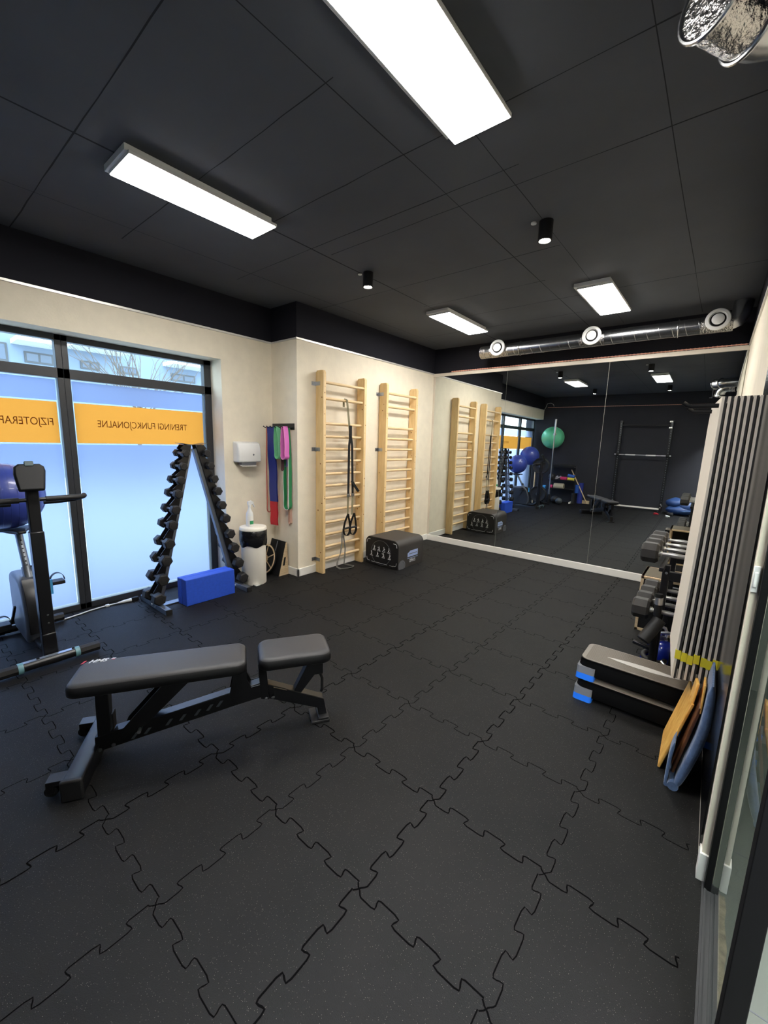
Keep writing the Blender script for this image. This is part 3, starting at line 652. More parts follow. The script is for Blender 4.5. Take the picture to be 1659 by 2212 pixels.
b = MB(); b.ribbon([(XL + .11, 2.20, .475), (XL + .118, 2.19, .33), (XL + .125, 2.16, .20), (XL + .13, 2.10, .10), (XL + .15, 2.07, .045), (XL + .19, 2.10, .018), (XL + .22, 2.2, .012), (XL + .22, 2.30, .010), (XL + .19, 2.33, .012), (XL + .15, 2.29, .020), (XL + .13, 2.22, .05), (XL + .125, 2.235, .12), (XL + .122, 2.245, .25), (XL + .115, 2.225, .38), (XL + .109, 2.205, .472)], (.012, .012, 0.012), .004); b.build('loop', GREYB, gb)

# soft step box --------------------------------------------------------------------------------
x0, x1, y0_, y1_, hz = -2.765, -2.205, 2.605, 3.165, .375
sb = thing('soft_step_box', 'black soft step box with rounded top, exercise icons and pale blue label', 'soft box', ((x0 + x1) / 2, (y0_ + y1_) / 2, 0))
poly = [(x, y0_, z) for x, z in rrect(x1 - x0, hz, .085, 8, (x0 + x1) / 2, hz / 2, (0, 0, 1, 1))]
b = MB(); b.prism(poly, (0, y1_ - y0_, 0)); bd = b.build('body', mat('soft_vinyl', (58, 55, 53), .55, bump=(300, .1)), sb, bevel=.006, sharp=40)
poly = [(x, y0_ - .002, z) for x, z in rrect(x1 - x0 - .012, hz - .012, .08, 8, (x0 + x1) / 2, hz / 2, (0, 0, 1, 1))]
for yy in (y0_ - .002, y1_ + .001):
    b = MB(); b.prism([(p[0], yy, p[2]) for p in poly], (0, .0015, 0)); fp = b.build('end_panel', mat('soft_vinyl_black', (20, 20, 23), .5), sb)
    sgn = -1 if yy < 3 else 1; yf = yy - .0008 if sgn < 0 else yy + .0023; cx = (x0 + x1) / 2
    b = MB(); pts = [(cx - .01 + .165 * math.cos(a), yf, .175 + .165 * math.sin(a)) for a in [2 * PI * j / 48 for j in range(48)]]; b.tube(pts, .0018, 5, closed=True); b.build('printed_ring', LOGOG, fp)
    b = MB()
    for sx, sz in ((-1, -1), (1, -1), (1, 1), (-1, 1)):
        c0 = cx + sx * .225; z0 = hz / 2 + sz * .135; b.tube([(c0 - sx * .03, yf, z0 + sz * .012), (c0, yf, z0 + sz * .012), (c0 + sx * .02, yf, z0 + sz * .002), (c0 + sx * .028, yf, z0 - sz * .035)], .0032, 5)
    b.tube([(cx - .17, yf, .035), (cx + .1, yf, .035)], .0022, 5); b.tube([(cx + .14, yf, .035), (cx + .2, yf, .035)], .003, 5); b.build('printed_lines', LOGO, fp)
    b = MB(); rn = random.Random(5)
    for r_, zz in ((0, .225), (1, .145)):
        for q in range(4):
            ix = cx - .125 + q * .082 - (.045 if r_ else 0) + (.02 * q if r_ else 0)
            b.tube([(ix, yf, zz + .022), (ix + .008, yf, zz + .010), (ix - .004, yf, zz - .004)], .0048, 6); b.sphere((ix, yf, zz + .032), .006, 8, (1, .3, 1))
            b.tube([(ix - .004, yf, zz - .004), (ix + rn.uniform(.012, .022), yf, zz - .016)], .0035, 6); b.tube([(ix - .004, yf, zz - .004), (ix - rn.uniform(.010, .02), yf, zz - .018)], .0035, 6)
            b.tube([(ix + .004, yf, zz + .012), (ix + rn.uniform(-.024, .024), yf, zz + rn.uniform(.008, .03))], .003, 6); b.tube([(ix - .024, yf, zz - .028), (ix + .024, yf, zz - .028)], .0036, 5)
    b.build('exercise_icons', LOGO, fp)
xl = x1 + .0012
b = MB(); b.prism([(xl, 2.80, .135), (xl, 3.03, .135), (xl, 3.03, .215), (xl, 2.86, .215), (xl, 2.80, .185)], (.0012, 0, 0)); lb = b.build('label', LBLUE, sb)
b = MB(); b.box((xl, 2.80, .112), (xl + .0012, 3.03, .119)); b.box((xl + .0013, 2.83, .168), (xl + .0018, 3.01, .178), 1); b.build('label_lines', [LBLUE, GREYM], lb)
text_obj('size_lettering', 'OPN15', .06, frame_mtx((xl + .001, 2.91, .078), (0, 1, 0), (0, 0, 1)), LOGO, bd, bold=.001, fit=.135)
b = MB(); b.lathe([(.072, 0), (.074, .003), (.055, .005), (.05, .001)], (x1, y0_ + .075, .045), (1, 0, 0), 28)
for i in range(len(b.v)):
    if b.v[i].z < .002: b.v[i].z = .002
b.build('corner_wheel', GREYP, sb)

# towel dispenser ------------------------------------------------------------------------------
td = thing('towel_dispenser', 'white paper towel dispenser on the beige wall beside the window', 'dispenser', (XW, 1.20, 1.45))
b = MB(); b.prism([(XW, 1.05, 1.345), (XW + .115, 1.05, 1.345), (XW + .125, 1.05, 1.37), (XW + .118, 1.05, 1.50), (XW + .10, 1.05, 1.555), (XW + .06, 1.05, 1.572), (XW, 1.05, 1.572)], (0, .285, 0)); b.build('housing', WPLAS, td, bevel=.014, seg=3)
b = MB(); b.lathe([(.010, 0), (.011, .002), (.007, .003)], (XW + .121, 1.235, 1.43), (1, 0, -.05), 14); b.box((XW + .119, 1.228, 1.40), (XW + .122, 1.242, 1.425)); b.build('lock', GREYM, td)
b = MB(); b.box((XW + .095, 1.09, 1.513), (XW + .108, 1.30, 1.522)); b.box((XW + .114, 1.215, 1.478), (XW + .119, 1.24, 1.482)); b.build('seam_line', LOGOG, td, bevel=.001)
b = MB(); b.prism([(XW + .015, 1.10, 1.315), (XW + .10, 1.10, 1.315), (XW + .105, 1.10, 1.345), (XW + .01, 1.10, 1.345)], (0, .18, 0)); b.build('slot', GREYP, td)
b = MB(); b.prism([(XW + .03, 1.10, 1.318), (XW + .115, 1.10, 1.298), (XW + .117, 1.10, 1.304), (XW + .03, 1.10, 1.324)], (0, .18, 0)); b.build('paper_towel', WHITE, td)

# waste bin and spray bottle -------------------------------------------------------------------
BX, BY = -3.12, 1.115
wb = thing('waste_bin', 'white round pedal bin with black bag under its lid', 'waste bin', (BX, BY, 0))
b = MB(); b.lathe([(.128, 0), (.132, .006), (.132, .55), (.130, .60), (.12, .60), (.12, .02)], (BX, BY, 0), n=40); b.build('body', WENAM, wb)
b = MB(); rn = random.Random(3); prof = [(.136, .44), (.143, .455), (.147, .50), (.150, .56), (.148, .60), (.14, .612)]
b.lathe(prof, (BX, BY, 0), n=40)
for i in range(len(b.v)):
    a = math.atan2(b.v[i].y - BY, b.v[i].x - BX); k = 1 + .035 * math.sin(a * 7 + b.v[i].z * 30) * rn.uniform(.4, 1); b.v[i].x = BX + (b.v[i].x - BX) * k; b.v[i].y = BY + (b.v[i].y - BY) * k
    if b.v[i].z < .45: b.v[i].z += .014 * math.sin(a * 5)
b.build('bin_bag', BAG, wb)
b = MB(); b.lathe([(.138, .61), (.146, .616), (.147, .636), (.140, .648), (.08, .656), (.001, .658)], (BX, BY, 0), n=40); b.build('lid', WENAM, wb)
b = MB(); b.box((BX + .10, BY - .09, .004), (BX + .165, BY - .03, .018)); b.xf(Matrix.Identity(4)); b.build('pedal', CHROME, wb, bevel=.004)
sp = thing('spray_bottle', 'white trigger spray bottle standing on the bin lid', 'spray bottle', (BX, BY - .05, .658)); cx, cy, cz = BX + .01, BY - .045, .6575
b = MB(); b.lathe([(.034, 0), (.038, .004), (.038, .125), (.036, .145), (.022, .175), (.014, .20), (.013, .215)], (cx, cy, cz)); b.build('bottle', WPLAS, sp)
b = MB(); b.lathe([(.0385, .02), (.0387, .022), (.0387, .115), (.0385, .117)], (cx, cy, cz)); lab = b.build('label', WHITE, sp)
b = MB(); b.lathe([(.0388, .025), (.039, .027), (.039, .062), (.0388, .064)], (cx, cy, cz), n=28); b.f = [f for f in b.f if sum(b.v[i].x - cx - (cy - b.v[i].y) for i in f) / len(f) > .01 or False]; b.m = b.m[:len(b.f)]; b.build('label_band', GREENL, lab)
b = MB(); b.lathe([(.016, .212), (.017, .235), (.012, .240)], (cx, cy, cz)); b.prism([(cx - .012, cy - .02, cz + .238), (cx - .012, cy + .03, cz + .238), (cx - .012, cy + .05, cz + .262), (cx - .012, cy + .02, cz + .282), (cx - .012, cy - .02, cz + .275)], (.024, 0, 0)); th = b.build('spray_head', WPLAS, sp, bevel=.003)
b = MB(); b.prism([(cx - .006, cy + .028, cz + .258), (cx - .006, cy + .06, cz + .205), (cx - .006, cy + .066, cz + .208), (cx - .006, cy + .042, cz + .262)], (.012, 0, 0)); b.build('trigger', WPLAS, th)

# resistance bands on the hook rail ------------------------------------------------------------
YH = YN
hr = thing('hook_rail', 'black metal hook rail on the narrow wall with bands hanging from it', 'hook rail', (-3.16, YN, 1.755))
b = MB(); b.box((-3.37, YH - .008, 1.72), (-2.965, YH, 1.79)); b.build('plate', BLK, hr, bevel=.002)
for x in (-3.34, -3.28, -3.215, -3.14, -3.07, -3.0):
    b = MB(); b.tube([(x, YH - .004, 1.745), (x, YH - .13, 1.74), (x, YH - .15, 1.75)], .005, 8); b.sphere((x, YH - .15, 1.752), .008, 10); b.build('hook', BLK, hr)
def loop_band(name, label, x, yw, ztop, zbot, sx, th, m, spread=.03, wdir=(0, 1, 0), width=.03, edge=None):
    t = thing(name, label, 'resistance band', (x, yw, zbot), 0, 'bands on the hook rail')
    pts = []
    n = 18
    for i in range(n + 1):
        a = PI * i / n; pts.append((x - spread * .45 * math.cos(a), yw, ztop - .012 + .012 * math.sin(a)))
    m_ = 10
    for i in range(1, m_): f = i / m_; pts.append((x + spread * (.45 + .55 * math.sin(PI * f * .8)) + sx * f, yw, ztop - .012 + (zbot + spread - ztop + .012) * f))
    for i in range(n + 1):
        a = PI * i / n; pts.append((x + sx + spread * math.cos(a), yw, zbot + spread - spread * math.sin(a)))
    for i in range(1, m_): f = 1 - i / m_; pts.append((x - spread * (.45 + .55 * math.sin(PI * f * .8)) + sx * f, yw, ztop - .012 + (zbot + spread - ztop + .012) * f))
    pts.append(pts[0])
    b = MB(); b.ribbon(pts, Vector(wdir).normalized() * width, th); b.build('loop', m, t)
    if edge:
        for sg in (-.5,):
            off = Vector(wdir).normalized() * width * sg; e = MB(); e.tube([Vector(p) + off for p in pts[:-1]], th * .8, 6, closed=True); e.build('edge_binding', edge, t)
    return t
loop_band('resistance_band', 'thin salmon tube band on the outermost hook of the rail', -3.315, YH - .115, 1.742, .745, .0, .010, SALMON, .034, width=.010)
loop_band('resistance_band', 'mint green short fabric loop band on the hook rail', -3.145, YH - .105, 1.752, 1.385, .02, .004, MINT, .04, width=.055, edge=MINT)
loop_band('resistance_band', 'pink short fabric loop band on the hook rail', -3.015, YH - .10, 1.752, 1.385, -.0, .004, PINKF, .04, width=.06, edge=PINKE)
loop_band('resistance_band', 'lilac long thin loop band behind the pink one', -3.075, YH - .045, 1.752, 1.30, .0, .004, PURP, .022, width=.02)
loop_band('resistance_band', 'long green latex loop band with white edge', -3.04, YH - .05, 1.745, .80, .0, .005, GREENB, .05, width=.045, edge=WPLAS)
loop_band('resistance_band', 'peach thin latex band hanging lowest beside the green band', -3.045, YH - .02, 1.74, .63, .01, .003, PEACH, .018, width=.03)
loop_band('resistance_band', 'dark brown thin loop band between mint and pink bands', -3.10, YH - .07, 1.748, 1.25, .0, .004, mat('brown_band', (92, 62, 66), .7), .016, width=.02)
def sheet_band(label, x, wd, y, zt, zb, m, lean=0):
    t = thing('resistance_band', label, 'resistance band', (x, y, zb), 0, 'bands on the hook rail')
    b = MB(); n = 10; rn = random.Random(int(zb * 1000))
    for yy in (y, y - .012):
        pts = [(x + lean * i / n, yy + .004 * math.sin(i * 1.3), zt + (zb - zt) * i / n) for i in range(n + 1)]; b.ribbon(pts, (wd, .012, 0), .0022)
    b.build('sheet', m, t)
sheet_band('wide navy blue latex band hanging folded over a hook', -3.245, .125, YH - .11, 1.748, .885, NBLUE, .035)
sheet_band('wide red latex band hanging below the navy blue one', -3.225, .115, YH - .10, .97, .60, REDL, .0)

# round balance board and slant board in the corner --------------------------------------------
sl = thing('slant_board', 'wooden slant board with black grip face standing in the corner', 'slant board', (-3.22, 1.5, 0))
b = MB(); b.prism([(-3.10, 1.425, 0), (-3.10, 1.562, 0), (-3.10, 1.562, .02), (-3.10, 1.545, .395), (-3.10, 1.53, .40)], (.02, 0, 0)); b.build('side_panel', PLY, sl, bevel=.002)
b = MB(); b.prism([(-3.37, 1.425, 0), (-3.37, 1.562, 0), (-3.37, 1.545, .395), (-3.37, 1.53, .40)], (.02, 0, 0)); b.build('side_panel', PLY, sl, bevel=.002)
b = MB(); b.prism([(-3.36, 1.412, 0.001), (-3.36, 1.430, 0.001), (-3.36, 1.545, .40), (-3.36, 1.527, .405)], (.275, 0, 0)); b.build('grip_face', BLKM, sl, bevel=.002)
b = MB(); b.prism([(-3.23, 1.404, .04), (-3.23, 1.409, .04), (-3.23, 1.519, .395), (-3.23, 1.514, .395)], (.012, 0, 0)); b.build('grip_line', GREYP, sl)
b = MB(); b.prism([(-3.0795, 1.478, .12), (-3.0795, 1.505, .12), (-3.0795, 1.525, .22), (-3.0795, 1.50, .22)], (.001, 0, 0)); b.build('hand_slot', BLKM, sl)
wd_ = Vector((0, -.955, .297)).normalized(); bc = Vector((-3.30, 1.400, .178))
rb = thing('balance_board', 'round wooden balance board with black spoked face leaning behind the bin', 'balance board', (bc.x, bc.y, 0))
b = MB(); b.lathe([(.001, -.012), (.175, -.012), (.178, -.008), (.178, .008), (.175, .012), (.001, .012)], bc, wd_, 40); b.build('disc', BLKM, rb)
b = MB(); b.lathe([(.160, .0122), (.160, .014), (.176, .014), (.177, .011)], bc, wd_, 40, cap=False); b.build('rim', PLY, rb)
b = MB(); b.lathe([(.05, .0122), (.05, .016), (.03, .018), (.001, .018)], bc, wd_, 28); b.build('hub', PLY, rb)
u = wd_.cross(Vector((1, 0, 0))).normalized(); vx = Vector((1, 0, 0))
for k in range(6):
    a = PI / 6 + k * PI / 3; dr_ = vx * math.cos(a) + u * math.sin(a); b = MB(); p = bc + wd_ * .0135; b.beam(p + dr_ * .045, p + dr_ * .165, .012, .003, up=wd_); b.build('spoke', PLY, rb)

# A-frame dumbbell rack ------------------------------------------------------------------------
RX = -3.17
rk = thing('dumbbell_rack', 'A-frame dumbbell rack with ten hex dumbbells on each leg by the window', 'dumbbell rack', (RX, .5, 0))
for y in (.08, .905):
    b = MB(); b.box((-3.47, y - .025, 0), (-2.90, y + .025, .05)); f_ = b.build('foot_bar', GREYM, rk, bevel=.003)
    b = MB(); b.box((-2.90, y - .027, 0), (-2.885, y + .027, .052)); b.build('end_cap', BLKRUB, f_, bevel=.002)
    for x in (-3.20, -3.12):
        b = MB(); b.lathe([(.011, 0), (.010, .006), (.001, .007)], (x, y - .025, .028), (0, -1, 0), 10); b.build('bolt', CHROME, f_)
b = MB(); b.box((RX - .04, .10, .004), (RX + .04, .885, .012)); b.build('base_plate', GREYM, rk)
LT, LB = (.465, 1.50), (.112, .05); RT, RB_ = (.525, 1.50), (.885, .05)
b = MB(); b.beam((RX, LB[0], LB[1]), (RX, LT[0], LT[1]), .05, .05, up=(0, -1, .25)); b.build('leg', GREYM, rk, bevel=.003)
b = MB(); b.beam((RX, RB_[0], RB_[1]), (RX, RT[0], RT[1]), .05, .05, up=(0, 1, .25)); b.build('leg', GREYM, rk, bevel=.003)
ZS = [1.452, 1.332, 1.202, 1.076, .93, .788, .62, .462, .288, .112]
def legy(z, left):
    a, c = (LB, LT) if left else (RB_, RT); f = (z - a[1]) / (c[1] - a[1]); return a[0] + (c[0] - a[0]) * f
for left in (True, False):
    sg = -1 if left else 1
    for xo in (-.045, .039):
        prof_out = []
        for k, z in enumerate(ZS):
            yl = legy(z, left)
            prof_out += [(yl + sg * .085, z + .045), (yl + sg * .055, z + .025), (yl + sg * .035, z - .002), (yl + sg * .045, z - .022), (yl + sg * .075, z - .022), (yl + sg * .088, z - .008), (yl + sg * .070, z - .045)]
        poly = [(RX + xo, legy(1.53, left) - sg * .0, 1.53), (RX + xo, legy(1.53, left) + sg * .075, 1.535)] + [(RX + xo, y, z) for y, z in prof_out] + [(RX + xo, legy(.06, left) + sg * .02, .06)]
        b = MB(); b.prism(poly, (.006, 0, 0)); sp_ = b.build('saddle_plate', BLK, rk)
b = MB(); b.prism([(RX - .07, .37, 1.545), (RX - .07, .45, 1.532), (RX - .07, .54, 1.532), (RX - .07, .625, 1.55), (RX - .07, .625, 1.553), (RX - .07, .54, 1.536), (RX - .07, .45, 1.536), (RX - .07, .37, 1.548)], (.14, 0, 0)); b.build('top_cap', BLK, rk)
def hexpoly(r, n=6, rot=0): return [(r * math.cos(2 * PI * i / n + rot), r * math.sin(2 * PI * i / n + rot)) for i in range(n)]
def make_dumbbell(name, label, group, r, hl, grip, hm, gm, hr_, contoured=False, nside=6):
    t = thing(name, label, 'dumbbell', (0, 0, 0), 0, group)
    rot = 0 if nside == 6 else PI / nside
    for sg in (-1, 1):
        b = MB(); rings = []
        for s_, x in ((.80, grip / 2), (1, grip / 2 + hl * .14), (1, grip / 2 + hl * .86), (.82, grip / 2 + hl)): rings.append([(sg * x, p[0] * s_, p[1] * s_) for p in hexpoly(r, nside, rot)])
        k = nside; vs = sum(rings, [])
        b.add(vs, [(q * k + i, q * k + (i + 1) % k, q * k + k + (i + 1) % k, q * k + k + i) for q in range(3) for i in range(k)] + [tuple(range(k)), tuple(range(3 * k, 4 * k))]); hd = b.build('head', hm, t, bevel=r * .05, seg=1, sharp=25, local=True)
        OFF[hd.name] = Vector((0, 0, 0))
        b = MB(); b.lathe([(r * .45, 0), (r * .43, .0015), (.001, .0016)], (sg * (grip / 2 + hl), 0, 0), (sg, 0, 0), 16); b.build('end_disc', BLKRUB, hd, local=True)
    b = MB()
    if contoured: b.lathe([(hr_ * 1.35, -grip / 2), (hr_ * 1.35, -grip / 2 + .014), (hr_, -grip / 2 + .02), (hr_ * .95, -grip * .3), (hr_ * 1.15, -grip * .1), (hr_ * 1.2, 0), (hr_ * 1.15, grip * .1), (hr_ * .95, grip * .3), (hr_, grip / 2 - .02), (hr_ * 1.35, grip / 2 - .014), (hr_ * 1.35, grip / 2)], (0, 0, 0), (1, 0, 0), 20)
    else: b.lathe([(hr_, -grip / 2 - .005), (hr_ * .92, -grip * .25), (hr_ * 1.08, 0), (hr_ * .92, grip * .25), (hr_, grip / 2 + .005)], (0, 0, 0), (1, 0, 0), 16)
    b.build('handle', gm, t, local=True)
    return t
ORD = ['topmost', 'second from the top', 'third from the top', 'fourth from the top', 'fifth from the top', 'sixth from the top', 'seventh from the top', 'third from the bottom', 'second from the bottom', 'lowest']
protos = {}
for left in (True, False):
    sg = -1 if left else 1
    for k, z in enumerate(ZS):
        r = .037 + .0026 * k; lab = 'black hex dumbbell, %s on the %s leg of the A-frame rack' % (ORD[k], 'left' if left else 'right')
        loc = (RX, legy(z, left) + sg * .062, z)
        if k not in protos: protos[k] = make_dumbbell('hex_dumbbell', lab, 'hex dumbbells on the A-frame rack', r, .052 + .004 * k, .118, BLKRUB, GREYM, .013); protos[k].location = loc
        else: dup(protos[k], loc, lab)
        ob = protos[k] if left else None
for o in COL.objects:
    if o.get('group') == 'hex dumbbells on the A-frame rack': o.rotation_euler = (random.uniform(-.35, .35), 0, 0)

# blue foam blocks in front of the rack
def foam(lo, hi, label):
    t = MB(); t.box(lo, hi); o = t.build('foam_block', BLUEF, None, bevel=.006); base(o, ((lo[0] + hi[0]) / 2, (lo[1] + hi[1]) / 2, 0)); tag(o, label, 'foam block', 'blue foam blocks')
foam((-3.062, .275, 0), (-2.966, .782, .262), 'thick blue foam block standing in front of the A-frame dumbbell rack')
foam((-3.128, .268, 0), (-3.064, .775, .262), 'thinner blue foam block directly behind the thick blue one')

# cable on the floor by the window
cb_ = thing('extension_cable', 'white cable with black socket lying on the floor below the window', 'cable', (-3.48, -.1, 0))
b = MB(); pts = [(-3.44, -.58, .008), (-3.47, -.45, .008), (-3.50, -.36, .008), (-3.515, -.24, .008), (-3.505, -.15, .010), (-3.50, -.10, .012)]; b.tube(pts, .006, 8); b.build('cord', WPLAS, cb_)
b = MB(); b.tube([(-3.502, -.13, .012), (-3.498, -.08, .014), (-3.49, -.02, .016)], [.008, .014, .017], 12); b.build('plug', WPLAS, cb_)
b = MB(); b.box((-3.51, -.02, .0), (-3.47, .04, .036)); b.build('socket', BLKM, cb_, bevel=.005)
b = MB(); b.box((-3.525, -.235, .001), (-3.495, -.205, .02)); b.build('cable_clip', WPLAS, cb_, bevel=.003)

# exercise bike and ball on its seat -----------------------------------------------------------
YK = -.82
bk = thing('exercise_bike', 'black exercise bike with console and handlebar in front of the window', 'exercise bike', (-3.05, YK, 0))
b = MB(); b.prism([(-3.43, YK - .075, .10), (-3.40, YK - .075, .055), (-2.98, YK - .075, .055), (-2.925, YK - .075, .16), (-2.93, YK - .075, .28), (-2.99, YK - .075, .46), (-3.06, YK - .075, .53), (-3.16, YK - .075, .55), (-3.40, YK - .075, .53), (-3.435, YK - .075, .47)], (0, .15, 0)); body = b.build('body', mat('bike_grey', (88, 92, 100), .35), bk, bevel=.03, seg=4, sharp=50)
b = MB(); b.prism([(-3.38, YK + .0755, .12), (-3.36, YK + .0755, .075), (-3.0, YK + .0755, .075), (-2.95, YK + .0755, .17), (-2.955, YK + .0755, .28), (-3.01, YK + .0755, .43), (-3.08, YK + .0755, .50), (-3.36, YK + .0755, .49)], (0, .004, 0)); b.build('side_cover', mat('bike_dark', (44, 46, 52), .4), body, bevel=.002)
b = MB(); b.prism([(-2.926, YK - .06, .14), (-2.918, YK - .06, .15), (-2.92, YK - .06, .28), (-2.98, YK - .06, .46), (-3.05, YK - .06, .535), (-3.06, YK - .06, .525), (-2.99, YK - .06, .455), (-2.93, YK - .06, .275)], (0, .12, 0)); b.build('front_cover', BLK, body, bevel=.004)
b = MB(); b.tube([(-3.11, YK, .52), (-3.16, YK, .60)], .032, 18); b.build('post_sleeve', GREYM, bk)
b = MB(); b.tube([(-3.13, YK, .55), (-3.30, YK, .83)], .024, 18); sp_ = b.build('seat_post', GREYM, bk)
b = MB()
for k in range(7): p = Vector((-3.165, YK, .605)).lerp(Vector((-3.27, YK, .78)), k / 6); b.lathe([(.006, 0), (.005, .001), (.001, .001)], p + Vector((.022, .0, .012)), (.86, 0, .5), 8)
b.build('post_holes', BLKM, sp_)
b = MB(); b.tube([(-3.15, YK + .02, .60), (-3.12, YK + .055, .612)], .008, 8); b.lathe([(.012, 0), (.024, .008), (.026, .022), (.018, .03), (.001, .032)], (-3.13, YK + .045, .605), (.5, .85, .1), 16); b.build('adjust_knob', BLKRUB, bk)
b = MB(); b.tube([(-3.385, YK - .09, .855), (-3.36, YK - .04, .835), (-3.30, YK, .83), (-3.36, YK + .04, .835), (-3.385, YK + .09, .855)], .007, 8); b.tube([(-3.30, YK, .835), (-3.24, YK, .85)], .012, 8); b.build('seat_rails', STEEL, bk)
b = MB(); pl_ = [(-3.17, YK + .025), (-3.17, YK - .025), (-3.27, YK - .045), (-3.36, YK - .12), (-3.42, YK - .12), (-3.44, YK - .06), (-3.44, YK + .06), (-3.42, YK + .12), (-3.36, YK + .12), (-3.27, YK + .045)]; b.prism([(x, y, .852) for x, y in pl_], (0, 0, .022)); b.build('saddle', VINYLS, bk, bevel=.008)
b = MB(); b.tube([(-3.30, YK, .12), (-3.10, YK, .075), (-2.86, YK, .07), (-2.78, YK, .09), (-2.715, YK, .16), (-2.70, YK, .25)], .034, 16); b.build('main_frame', BLK, bk)
b = MB(); b.hexa([(-2.745, YK - .038, .16), (-2.665, YK - .038, .10), (-2.665, YK + .038, .10), (-2.745, YK + .038, .16), (-2.735, YK - .038, .95), (-2.665, YK - .038, .95), (-2.665, YK + .038, .95), (-2.735, YK + .038, .95)]); b.prism([(-2.665, YK - .04, .03), (-2.66, YK - .04, .22), (-2.70, YK - .04, .25), (-2.72, YK - .04, .05)], (0, .08, 0)); b.build('lower_column', BLK, bk, bevel=.006)
b = MB(); b.hexa([(-2.73, YK - .032, .93), (-2.67, YK - .032, .93), (-2.67, YK + .032, .93), (-2.73, YK + .032, .93), (-2.72, YK - .032, 1.24), (-2.67, YK - .032, 1.24), (-2.67, YK + .032, 1.24), (-2.72, YK + .032, 1.24)]); b.build('upper_column', BLKM, bk, bevel=.006)
for z in (.36, .30): b = MB(); b.lathe([(.007, 0), (.006, .003), (.001, .004)], (-2.666, YK + .005, z), (1, 0, 0), 10); b.build('column_screw', STEEL, bk)
cm = frame_mtx((-2.668, YK, 1.318), (0, 1, 0), (-.38, 0, .92))
b = MB(); b.prism([(x, y, -.018) for x, y in [(-.075, -.095), (.06, -.095), (.082, .04), (.078, .07), (.055, .09), (-.055, .09), (-.078, .07), (-.085, .02)]], (0, 0, .034)); b.xf(cm); cn = b.build('console', mat('console_plastic', (15, 16, 18), .45, spec=.3), bk, bevel=.012, seg=3)
b = MB(); b.prism([(x, y, .0) for x, y in rrect(.048, .034, .006, 3, 0, .088)], (0, 0, .022)); b.xf(cm); b.build('tablet_clip', mat('clip_teal', (62, 84, 88), .3), cn, bevel=.003)
b = MB(); b.prism([(x, y, -.0195) for x, y in rrect(.11, .07, .006, 3, 0, .02)], (0, 0, .001)); b.xf(cm); b.build('screen', BLACKG, cn)
hb = MB(); hz_ = 1.165
hb.tube([(-2.70, YK - .30, hz_)] + [(-2.70, YK + q, hz_) for q in (-.2, -.1, 0, .1, .2)] + [(-2.70, YK + .25, hz_), (-2.715, YK + .285, hz_), (-2.745, YK + .30, hz_ + .002), (-2.79, YK + .295, hz_ - .012), (-2.83, YK + .26, hz_ - .028), (-2.86, YK + .19, hz_ - .038), (-2.88, YK + .10, hz_ - .042)], .0135, 14)
hb.tube([(-2.70, YK - .24, hz_), (-2.715, YK - .285, hz_), (-2.745, YK - .30, hz_ + .002), (-2.79, YK - .295, hz_ - .012), (-2.83, YK - .26, hz_ - .028), (-2.86, YK - .19, hz_ - .038), (-2.88, YK - .10, hz_ - .042)], .0135, 14)
hbar = hb.build('handlebar', BLK, bk)
for sg in (-1, 1):
    b = MB(); b.tube([(-2.70, YK + sg * .07, hz_), (-2.70, YK + sg * .25, hz_), (-2.715, YK + sg * .285, hz_), (-2.745, YK + sg * .30, hz_ + .002)], .0185, 16); b.tube([(-2.745, YK + sg * .30, hz_ + .002), (-2.79, YK + sg * .295, hz_ - .012), (-2.83, YK + sg * .26, hz_ - .028), (-2.86, YK + sg * .19, hz_ - .038), (-2.88, YK + sg * .09, hz_ - .042)], .0185, 16); b.build('foam_grip', BLKRUB, hbar)
for x, ya_, yb_ in ((-2.63, -1.13, -.545), (-3.43, -1.08, -.575)):
    b = MB(); b.tube([(x, ya_ + .06, .045), (x, yb_ - .06, .045)], .03, 18); st_ = b.build('stabiliser_bar', BLK if x > -3 else BLK, bk)
    for e0, e1 in ((ya_, ya_ + .12), (yb_ - .12, yb_)):
        b = MB(); b.tube([(x, e0, .045), (x, e1, .045)], .036, 8); b.build('end_cap', BLKRUB, st_)
    if x > -3:
        b = MB(); b.box((x - .018, ya_ + .12, .072), (x + .014, yb_ - .12, .0775)); b.build('top_strip', mat('strip_grey', (150, 158, 170), .3, .5), st_)
        for yy in (ya_ + .135, yb_ - .135):
            b = MB(); b.tube([(x, yy - .014, .045), (x, yy + .014, .045)], .0375, 18); b.build('wheel_collar', mat('teal_collar', (110, 156, 166), .4), st_)
        for yy in (-.90, -.70): b = MB(); b.lathe([(.010, 0), (.008, .008), (.001, .009)], (x - .002, yy, .077), (0, 0, 1), 10); b.build('bolt', BLKM, st_)
for sg, az in ((1, 70), (-1, 250)):
    a = math.radians(az); c = Vector((-3.158, YK + sg * .095, .31)); p = c + Vector((math.cos(a) * .155, sg * .02, math.sin(a) * .155))
    b = MB(); b.beam(c, p, .024, .016, up=(0, 1, 0)); cr_ = b.build('crank_arm', BLK, bk, bevel=.003)
    b = MB(); q = p + Vector((0, sg * .05, 0)); b.hexa([(q.x - .045, q.y - .042, q.z - .014), (q.x + .045, q.y - .042, q.z - .014), (q.x + .045, q.y + .042, q.z - .014), (q.x - .045, q.y + .042, q.z - .014), (q.x - .045, q.y - .042, q.z + .012), (q.x + .045, q.y - .042, q.z + .012), (q.x + .045, q.y + .042, q.z + .012), (q.x - .045, q.y + .042, q.z + .012)]); b.tube([p, q], .008, 8); b.build('pedal', BLKRUB, cr_, bevel=.004)
    b = MB(); b.ribbon([(q.x, q.y + .046 * math.cos(t_), q.z + .01 + .062 * math.sin(t_)) for t_ in [PI * k / 14 for k in range(15)]], (.034, 0, 0), .003); b.build('pedal_strap', BLKRUB, cr_)
